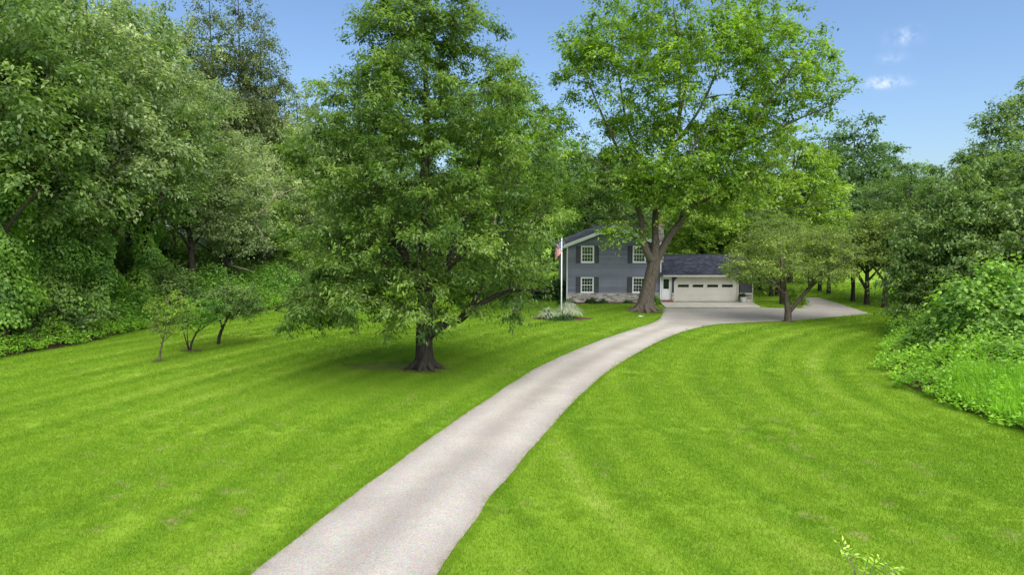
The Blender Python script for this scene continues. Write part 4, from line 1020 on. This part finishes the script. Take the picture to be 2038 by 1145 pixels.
# saplings on the left lawn
mS = build_tree(701, [(0, 0, -.05, .055), (.05, 0, .4, .045), (.2, 0, .9, .035), (.35, .05, 1.7, .025), (.5, .1, 2.8, .01)], [[(.08, 0, .8, .025), (.55, 0, 1.2, .018), (.9, 0, 1.7, .008)], [(.2, 0, 1.0, .02), (-.1, .2, 1.5, .012), (-.3, .3, 2.0, .006)]],
                [(.55, 0, 2.2, 1.0, .9, 1.05, 62, .2)], .36, 52, .10, .05, droop=.35, sides=8, zmin=.9)
place_tree('sapling', 'yellow green thin sapling, leftmost of the three on left lawn', 'sapling', (*gp(317, 720), 0), mS, M['bark_maple'], M['leaf_lime'], 'saplings on the left lawn')
mS2 = build_tree(702, [(0, 0, -.05, .06), (.1, 0, .4, .05), (.35, 0, .9, .045), (.7, .05, 1.5, .03), (.9, .1, 2.2, .012)], [[(-.05, 0, .0, .03), (-.25, .05, .7, .025), (-.35, 0, 1.3, .012)], [(-.1, .1, 0, .03), (-.15, .1, .8, .02), (-.1, .15, 1.6, .01)], [(.35, 0, .9, .03), (1.0, .2, 1.4, .02), (1.5, .2, 1.9, .01)]],
                 [(.75, 0, 1.95, 1.0, .9, .75, 52, .2), (-.3, .1, 1.5, .55, .5, .55, 16, .2)], .40, 58, .11, .055, droop=.35, sides=8, zmin=.8)
place_tree('sapling', 'multi stemmed leaning sapling, middle of the three on left lawn', 'sapling', (*gp(378, 699), 0), mS2, M['bark'], M['leaf_ivy'], 'saplings on the left lawn')
mS3 = build_tree(703, [(0, 0, -.05, .10), (.05, 0, .4, .085), (.3, 0, 1.0, .07), (.6, .05, 1.6, .05), (.8, .1, 2.5, .02)], [[(.2, 0, .9, .05), (.0, .2, 1.5, .03), (-.2, .2, 2.1, .012)], [(.5, 0, 1.4, .04), (1.3, -.1, 1.8, .03), (2.0, -.2, 2.2, .012)]],
                 [(.85, 0, 2.2, 1.55, 1.25, 1.0, 90, .25)], .45, 70, .12, .065, droop=.35, sides=9, zmin=.9)
place_tree('sapling', 'dark leafy rounded sapling, rightmost of the three on left lawn', 'sapling', (*gp(435, 686), 0), mS3, M['bark'], M['leaf_wood'], 'saplings on the left lawn')

# understory shrubs along the left woods
US = [shrub(801, 2.0, 3.4, 7000, .19, .11, cs=.75, core=.45, npc=40), shrub(802, 2.4, 2.6, 7000, .17, .12, cs=.8, core=.45, npc=40)]
u0 = [None, None]
rgu = np.random.default_rng(9)
spots = []
lineL = resample(EDGE_L[1:], 40)
for i in range(2, 40, 1):
    x, y = lineL[i]
    if i % 2 == 0: spots.append((x - 2.2 - rgu.uniform(0, .8), y + rgu.uniform(0, 1.0), rgu.uniform(.75, 1.15)))
    if i % 2 == 1: spots.append((x - 10.5 - rgu.uniform(0, 2), y + rgu.uniform(0, 4), rgu.uniform(1.4, 2.0)))
    if i % 3 == 0: spots.append((x - 6.0 - rgu.uniform(0, 1.5), y + rgu.uniform(0, 2), rgu.uniform(1.0, 1.6)))
spots += [(atY(392, 60), 60, 1.7), (atY(345, 57), 57, 1.5), (atY(440, 64), 64, 1.5), (atY(500, 62), 62, 1.5), (atY(240, 64), 64, 2.2), (atY(200, 60), 60, 2.0), (atY(278, 68), 68, 2.2), (atY(225, 72), 72, 2.4), (atY(320, 66), 66, 2.0)]
spots = [s for s in spots if s[0] / s[1] > -.86]
for i, (x, y, sc) in enumerate(spots):
    k = i % 2; px = 1019 + FPX * x / y
    lb = 'understory shrub of the green thicket along the left woods edge'
    rz = rgu.uniform(0, 6.28); s3 = (sc, sc, sc * rgu.uniform(.8, 1.25))
    if u0[k] is None: u0[k] = place_shrub('understory_shrub', lb, 'shrub', (x, y), US[k], M['leaf_ivy' if k else 'leaf_wood'], 'understory shrubs of the left woods', rz, s3)
    else: copy_thing(u0[k], lb, (x, y, 0), rz, s3, 'understory shrubs of the left woods')

# weeds: leafy undergrowth strips
def weeds(name, label, poly, line, n, h0, h1, dscale, mat, seed, ll, lw, upright=.3, yfall=True):
    rg = np.random.default_rng(seed); x, y = sample_poly(rg, poly, n * 3)
    if yfall:
        keep = rg.uniform(size=len(x)) < np.clip((24 / np.maximum(y, 10)) ** 1.2, .15, 1.2); x = x[keep]; y = y[keep]
    x = x[:n]; y = y[:n]
    d = poly_dist(x, y, [(p[0] + (.45 if dscale == 2.0 else -.45), p[1]) for p in line]); kp = d > .35 * (1 + fnoise(x, y, seed + 9, 2.3)); x = x[kp]; y = y[kp]; d = d[kp]; n = len(x)
    h = (h0 + (h1 - h0) * np.clip(d / dscale, 0, 1)) * (1 + .55 * fnoise(x, y, seed, 1.1) + .35 * fnoise(x, y, seed * 2, 3.0)); h = np.maximum(h, .08)
    z = h * rg.uniform(.15, 1, n) ** .6
    p = np.c_[x, y, z]; dd = rg.normal(size=(n, 3)) * np.array([1, 1, .4]) + np.array([0, 0, upright]); nr = rg.normal(size=(n, 3)) * .5 + np.array([0, 0, 1.0])
    ti = .5 + .25 * fnoise(x, y, seed + 5, 1.8) + rg.uniform(-.25, .25, n)
    o = link(name, leaf_mesh(name, p, dd, nr, ll * rg.uniform(.6, 1.3, n), lw * rg.uniform(.7, 1.2, n), ti), mat)
    tag(o, label, 'undergrowth'); return stuff(o)
def strip(line, off):
    sh = .45 if off < 0 else -.45; line = [(p[0] + sh, p[1]) for p in line]      # polygon between line and line shifted by off along x
    return [tuple(p) for p in line] + [(p[0] + off, p[1] + abs(off) * .25) for p in reversed(line)]
eL = [p for p in EDGE_L if p[1] >= 24]; eR = [p for p in EDGE_R if 12 < p[1] < 52]
weeds('undergrowth', 'bright leafy weeds along the foot of the left woods', strip(eL, -4.0), eL, 34000, .28, 1.35, 2.0, M['leaf_weed'], 3, .15, .075)
weeds('undergrowth', 'sprawling bright green brambles along the right lawn edge', strip(eR, 7.5), eR, 40000, .22, 1.45, 3.0, M['leaf_weed'], 4, .15, .095)
# tall grass in the near part of the right border
rg = np.random.default_rng(12); gpoly = [(15.2, 19.3), (14.95, 22.5), (15.5, 24.5), (18, 25.5), (21, 24), (19, 18), (17, 15.5)]
x, y = sample_poly(rg, gpoly, 15000); n = len(x); d = poly_dist(x, y, eR); p = np.c_[x, y, rg.uniform(0, .25, n)]
dd = rg.normal(size=(n, 3)) * np.array([.35, .35, .1]) + np.array([0, 0, 1.0]); nr = rg.normal(size=(n, 3)); 
stuff(tag(link('tall_grass', leaf_mesh('tall_grass', p, dd, nr, np.minimum(.4 + d * .35, 1.15) * rg.uniform(.6, 1.2, n), np.full(n, .026), rg.uniform(.4, 1, n)), M['leaf_weed']), 'bright tall grass at near end of the right border', 'grass'))

# young shrub tips at the bottom edge
ys = thing('young_shrub', 'young shrub tips with bright yellow green leaves at bottom edge', 'shrub', (5.75, 10.75, 0))
rg = np.random.default_rng(77); ymb = MB(); P = []; D = []; T = []
for i in range(9):
    an = i * 2.4; b = np.array([.06 * math.cos(an), .06 * math.sin(an), -.05]); e = np.array([-.42 + .13 * i, rg.normal(0, .15), 0.84 - .045 * i + rg.uniform(-.06, .05)])
    c = np.array([e[0] * .35, e[1] * .35, e[2] * .6]); pts = [(1 - t) ** 2 * b + 2 * t * (1 - t) * c + t * t * e for t in np.linspace(0, 1, 7)]
    ymb.tube(pts, [.011, .010, .009, .008, .007, .005, .003], 6)
    for t in np.linspace(.45, 1, 9):
        q = (1 - t) ** 2 * b + 2 * t * (1 - t) * c + t * t * e
        for s in (-1, 1):
            P.append(q); D.append(np.array([s * math.cos(an + t * 5), s * math.sin(an + t * 5), rg.uniform(-.2, .7)])); T.append(rg.uniform(.1, 1))
n = len(P)
link('stems', ymb.mesh('stems'), M['bark_pale'], ys)
link('foliage', leaf_mesh('foliage', np.array(P), np.array(D), rg.normal(size=(n, 3)) * .5 + np.array([0, 0, 1.]), rg.uniform(.07, .13, n), rg.uniform(.035, .055, n), np.array(T)), M['leaf_young'], ys)

# ------------------------------------------------------------------ neighbours, poles and wires
nh = thing('neighbour_house', 'pale neighbouring house glimpsed through the trunks of left woods', 'house', (atY(425, 92), 92, 0))
b = MB().box(-5, 5, -3.5, 3.5, 0, 4.6); link('wall', b.mesh('wall'), M['nwall'], nh)
b = MB(); b.v = [(-5.4, -4, 4.5), (5.4, -4, 4.5), (5.4, 0, 6.6), (-5.4, 0, 6.6), (5.4, 4, 4.5), (-5.4, 4, 4.5)]; b.f = [(0, 1, 2, 3), (3, 2, 4, 5), (0, 3, 5), (1, 4, 2), (0, 5, 4, 1)]
link('roof', b.mesh('roof'), M['nroof'], nh)
for xx in (-3.4, -.6, 2.4):
    w_ = link('window', MB().box(xx, xx + 1.2, -3.56, -3.49, 1.1, 2.4).mesh('window'), M['white'], nh)
    link('pane', MB().box(xx + .1, xx + 1.1, -3.60, -3.57, 1.2, 2.3).mesh('pane'), M['glass'], w_)
sd = thing('white_shed', 'distant white shed at far end of the back lawn', 'shed', (atY(1748, 124), 124, 0))
link('wall', MB().box(-2.6, 2.6, -2, 2, 0, 2.1).mesh('wall'), M['nwall'], sd)
b = MB(); b.v = [(-2.9, -2.3, 2.05), (2.9, -2.3, 2.05), (2.9, 0, 3.1), (-2.9, 0, 3.1), (2.9, 2.3, 2.05), (-2.9, 2.3, 2.05)]; b.f = [(0, 1, 2, 3), (3, 2, 4, 5), (0, 3, 5), (1, 4, 2), (0, 5, 4, 1)]
link('roof', b.mesh('roof'), M['nroof'], sd); link('door', MB().box(-.5, .5, -2.06, -2.0, 0, 1.9).mesh('door'), M['shutter'], sd)
def pole(px, Y, H, label):
    t = thing('utility_pole', label, 'utility pole', (atY(px, Y), Y, 0))
    link('post', MB().tube([(0, 0, -.2), (0, 0, H)], [.15, .11], 12).mesh('post', smooth=True), M['wood'], t)
    link('crossarm', MB().box(-.06, .06, -.9, .9, H - .75, H - .63).mesh('crossarm'), M['wood'], t); return t
p1 = (atY(985, 72), 72, 8.3); p2 = (atY(1840, 62), 62, 10.2)
pole(985, 72, 8.5, 'wooden utility pole behind the centre tree'); pole(1840, 62, 10.4, 'wooden utility pole among trees right of the lime green tree')
for dz, r, lb in ((-.1, .034, 'upper black utility cable crossing behind the maple'), (-.85, .026, 'lower thin utility cable crossing behind the maple')):
    pts = []
    for i in range(25):
        t = i / 24; pts.append((p1[0] * (1 - t) + p2[0] * t, p1[1] * (1 - t) + p2[1] * t - .1, p1[2] * (1 - t) + p2[2] * t + dz - 2.0 * 4 * t * (1 - t)))
    tag(link('utility_cable', MB().tube(pts, [r] * 25, 6).mesh('utility_cable'), M['wire']), lb, 'cable')

# ------------------------------------------------------------------ mown grass blades (stuff, instanced tufts)
def tuft_mesh(seed, nb=46, rad=.17, h=(.035, .075)):
    r = np.random.default_rng(seed); v = []; f = []
    for i in range(nb):
        a = r.uniform(0, 6.28); q = rad * math.sqrt(r.uniform()); x, y = q * math.cos(a), q * math.sin(a); b = r.uniform(0, 6.28); hh = r.uniform(*h); w = r.uniform(.004, .008)
        lx, ly = r.normal(0, .022), r.normal(0, .022); n = len(v)
        v += [(x - w * math.cos(b), y - w * math.sin(b), -.005), (x + w * math.cos(b), y + w * math.sin(b), -.005), (x + lx, y + ly, hh)]; f.append((n, n + 1, n + 2))
    me = bpy.data.meshes.new('grass_tuft'); me.from_pydata(v, [], f); me.materials.append(M['blade']); me.update(); return me
tuft = bpy.data.objects.new('grass_tuft', tuft_mesh(1))       # not linked: only instanced below
rg = np.random.default_rng(21)
PX = []; SC = []
for ya, yb, dens, s in ((8.5, 14, 46, .85), (14, 20, 34, 1.0), (20, 28, 22, 1.15), (28, 38, 13, 1.35), (38, 52, 7, 1.6), (52, 75, 3, 1.9)):
    xw = yb * .80 + 6; st = 1 / math.sqrt(dens * 1.15); gx, gy = np.meshgrid(np.arange(-xw, xw, st), np.arange(ya - 1.2, yb + 1.2, st)); gx[::2] += st / 2
    x = gx.ravel() + rg.uniform(-.38, .38, gx.size) * st; y = gy.ravel() + rg.uniform(-.38, .38, gx.size) * st
    fade = np.minimum(np.clip((y - ya + 1.2) / 2.4, 0, 1) if ya > 9 else 1.0, np.clip((yb + 1.2 - y) / 2.4, 0, 1))
    m = (np.abs(x) < y * .80 + 6) & (rg.uniform(size=len(x)) < fade); x = x[m]; y = y[m]
    bad = in_poly(x, y, DRIVE_POLY) | in_poly(x, y, floorL) | in_poly(x, y, floorR) | in_poly(x, y, bed_house) | in_poly(x, y, fb)
    bad |= (x > 3.9) & (x < 19.6) & (y > 51.1) & (y < 67) & ((x > 11.4) | (y > 55))
    bad |= (np.hypot((x + 5.0) / 2.4, (y - 29.3) / 1.1) < rg.uniform(.5, 1.1, len(x)))
    x = x[~bad]; y = y[~bad]; PX.append(np.c_[x, y, np.zeros(len(x))]); SC.append(s * rg.uniform(.75, 1.25, len(x)))
PX = np.concatenate(PX); SC = np.concatenate(SC)
# ragged fringe creeping over the driveway edges
fr = []
for E_, sgn in ((A, -1), (B, 1)):
    for i in range(3, edge_n - 1):
        if E_[i][1] > 46: continue
        for k in range(6):
            t = rg.uniform(); p = E_[i] * (1 - t) + E_[i - 1] * t + Wn[i] * sgn * rg.normal(.09, .05); fr.append((p[0], p[1], .01))
fr = np.array(fr); PX = np.r_[PX, fr]; SC = np.r_[SC, rg.uniform(.4, .75, len(fr))]
gm = bpy.data.meshes.new('lawn_grass'); gm.vertices.add(len(PX)); gm.vertices.foreach_set('co', PX.astype(np.float32).ravel())
at = gm.attributes.new('scl', 'FLOAT', 'POINT'); at.data.foreach_set('value', SC.astype(np.float32))
at = gm.attributes.new('rot', 'FLOAT_VECTOR', 'POINT'); at.data.foreach_set('vector', np.c_[np.zeros((len(PX), 2)), rg.uniform(0, 6.28, len(PX))].astype(np.float32).ravel())
gm.update()
go = link('lawn_grass', gm, M['blade']); stuff(tag(go, 'short mown green grass blades covering the lawn', 'grass'))
ng = bpy.data.node_groups.new('scatter_tufts', 'GeometryNodeTree')
ng.interface.new_socket('Geometry', in_out='INPUT', socket_type='NodeSocketGeometry'); ng.interface.new_socket('Geometry', in_out='OUTPUT', socket_type='NodeSocketGeometry')
gi = ng.nodes.new('NodeGroupInput'); gout = ng.nodes.new('NodeGroupOutput')
mp = ng.nodes.new('GeometryNodeMeshToPoints'); ip = ng.nodes.new('GeometryNodeInstanceOnPoints'); oi = ng.nodes.new('GeometryNodeObjectInfo')
oi.inputs['Object'].default_value = tuft; oi.inputs['As Instance'].default_value = True
a1_ = ng.nodes.new('GeometryNodeInputNamedAttribute'); a1_.data_type = 'FLOAT'; a1_.inputs['Name'].default_value = 'scl'
a2_ = ng.nodes.new('GeometryNodeInputNamedAttribute'); a2_.data_type = 'FLOAT_VECTOR'; a2_.inputs['Name'].default_value = 'rot'
e2r = ng.nodes.new('FunctionNodeEulerToRotation')
ng.links.new(gi.outputs[0], mp.inputs['Mesh']); ng.links.new(mp.outputs[0], ip.inputs['Points']); ng.links.new(oi.outputs['Geometry'], ip.inputs['Instance'])
ng.links.new(a1_.outputs['Attribute'], ip.inputs['Scale']); ng.links.new(a2_.outputs['Attribute'], e2r.inputs[0]); ng.links.new(e2r.outputs[0], ip.inputs['Rotation'])
ng.links.new(ip.outputs[0], gout.inputs[0])
go.modifiers.new('scatter', 'NODES').node_group = ng
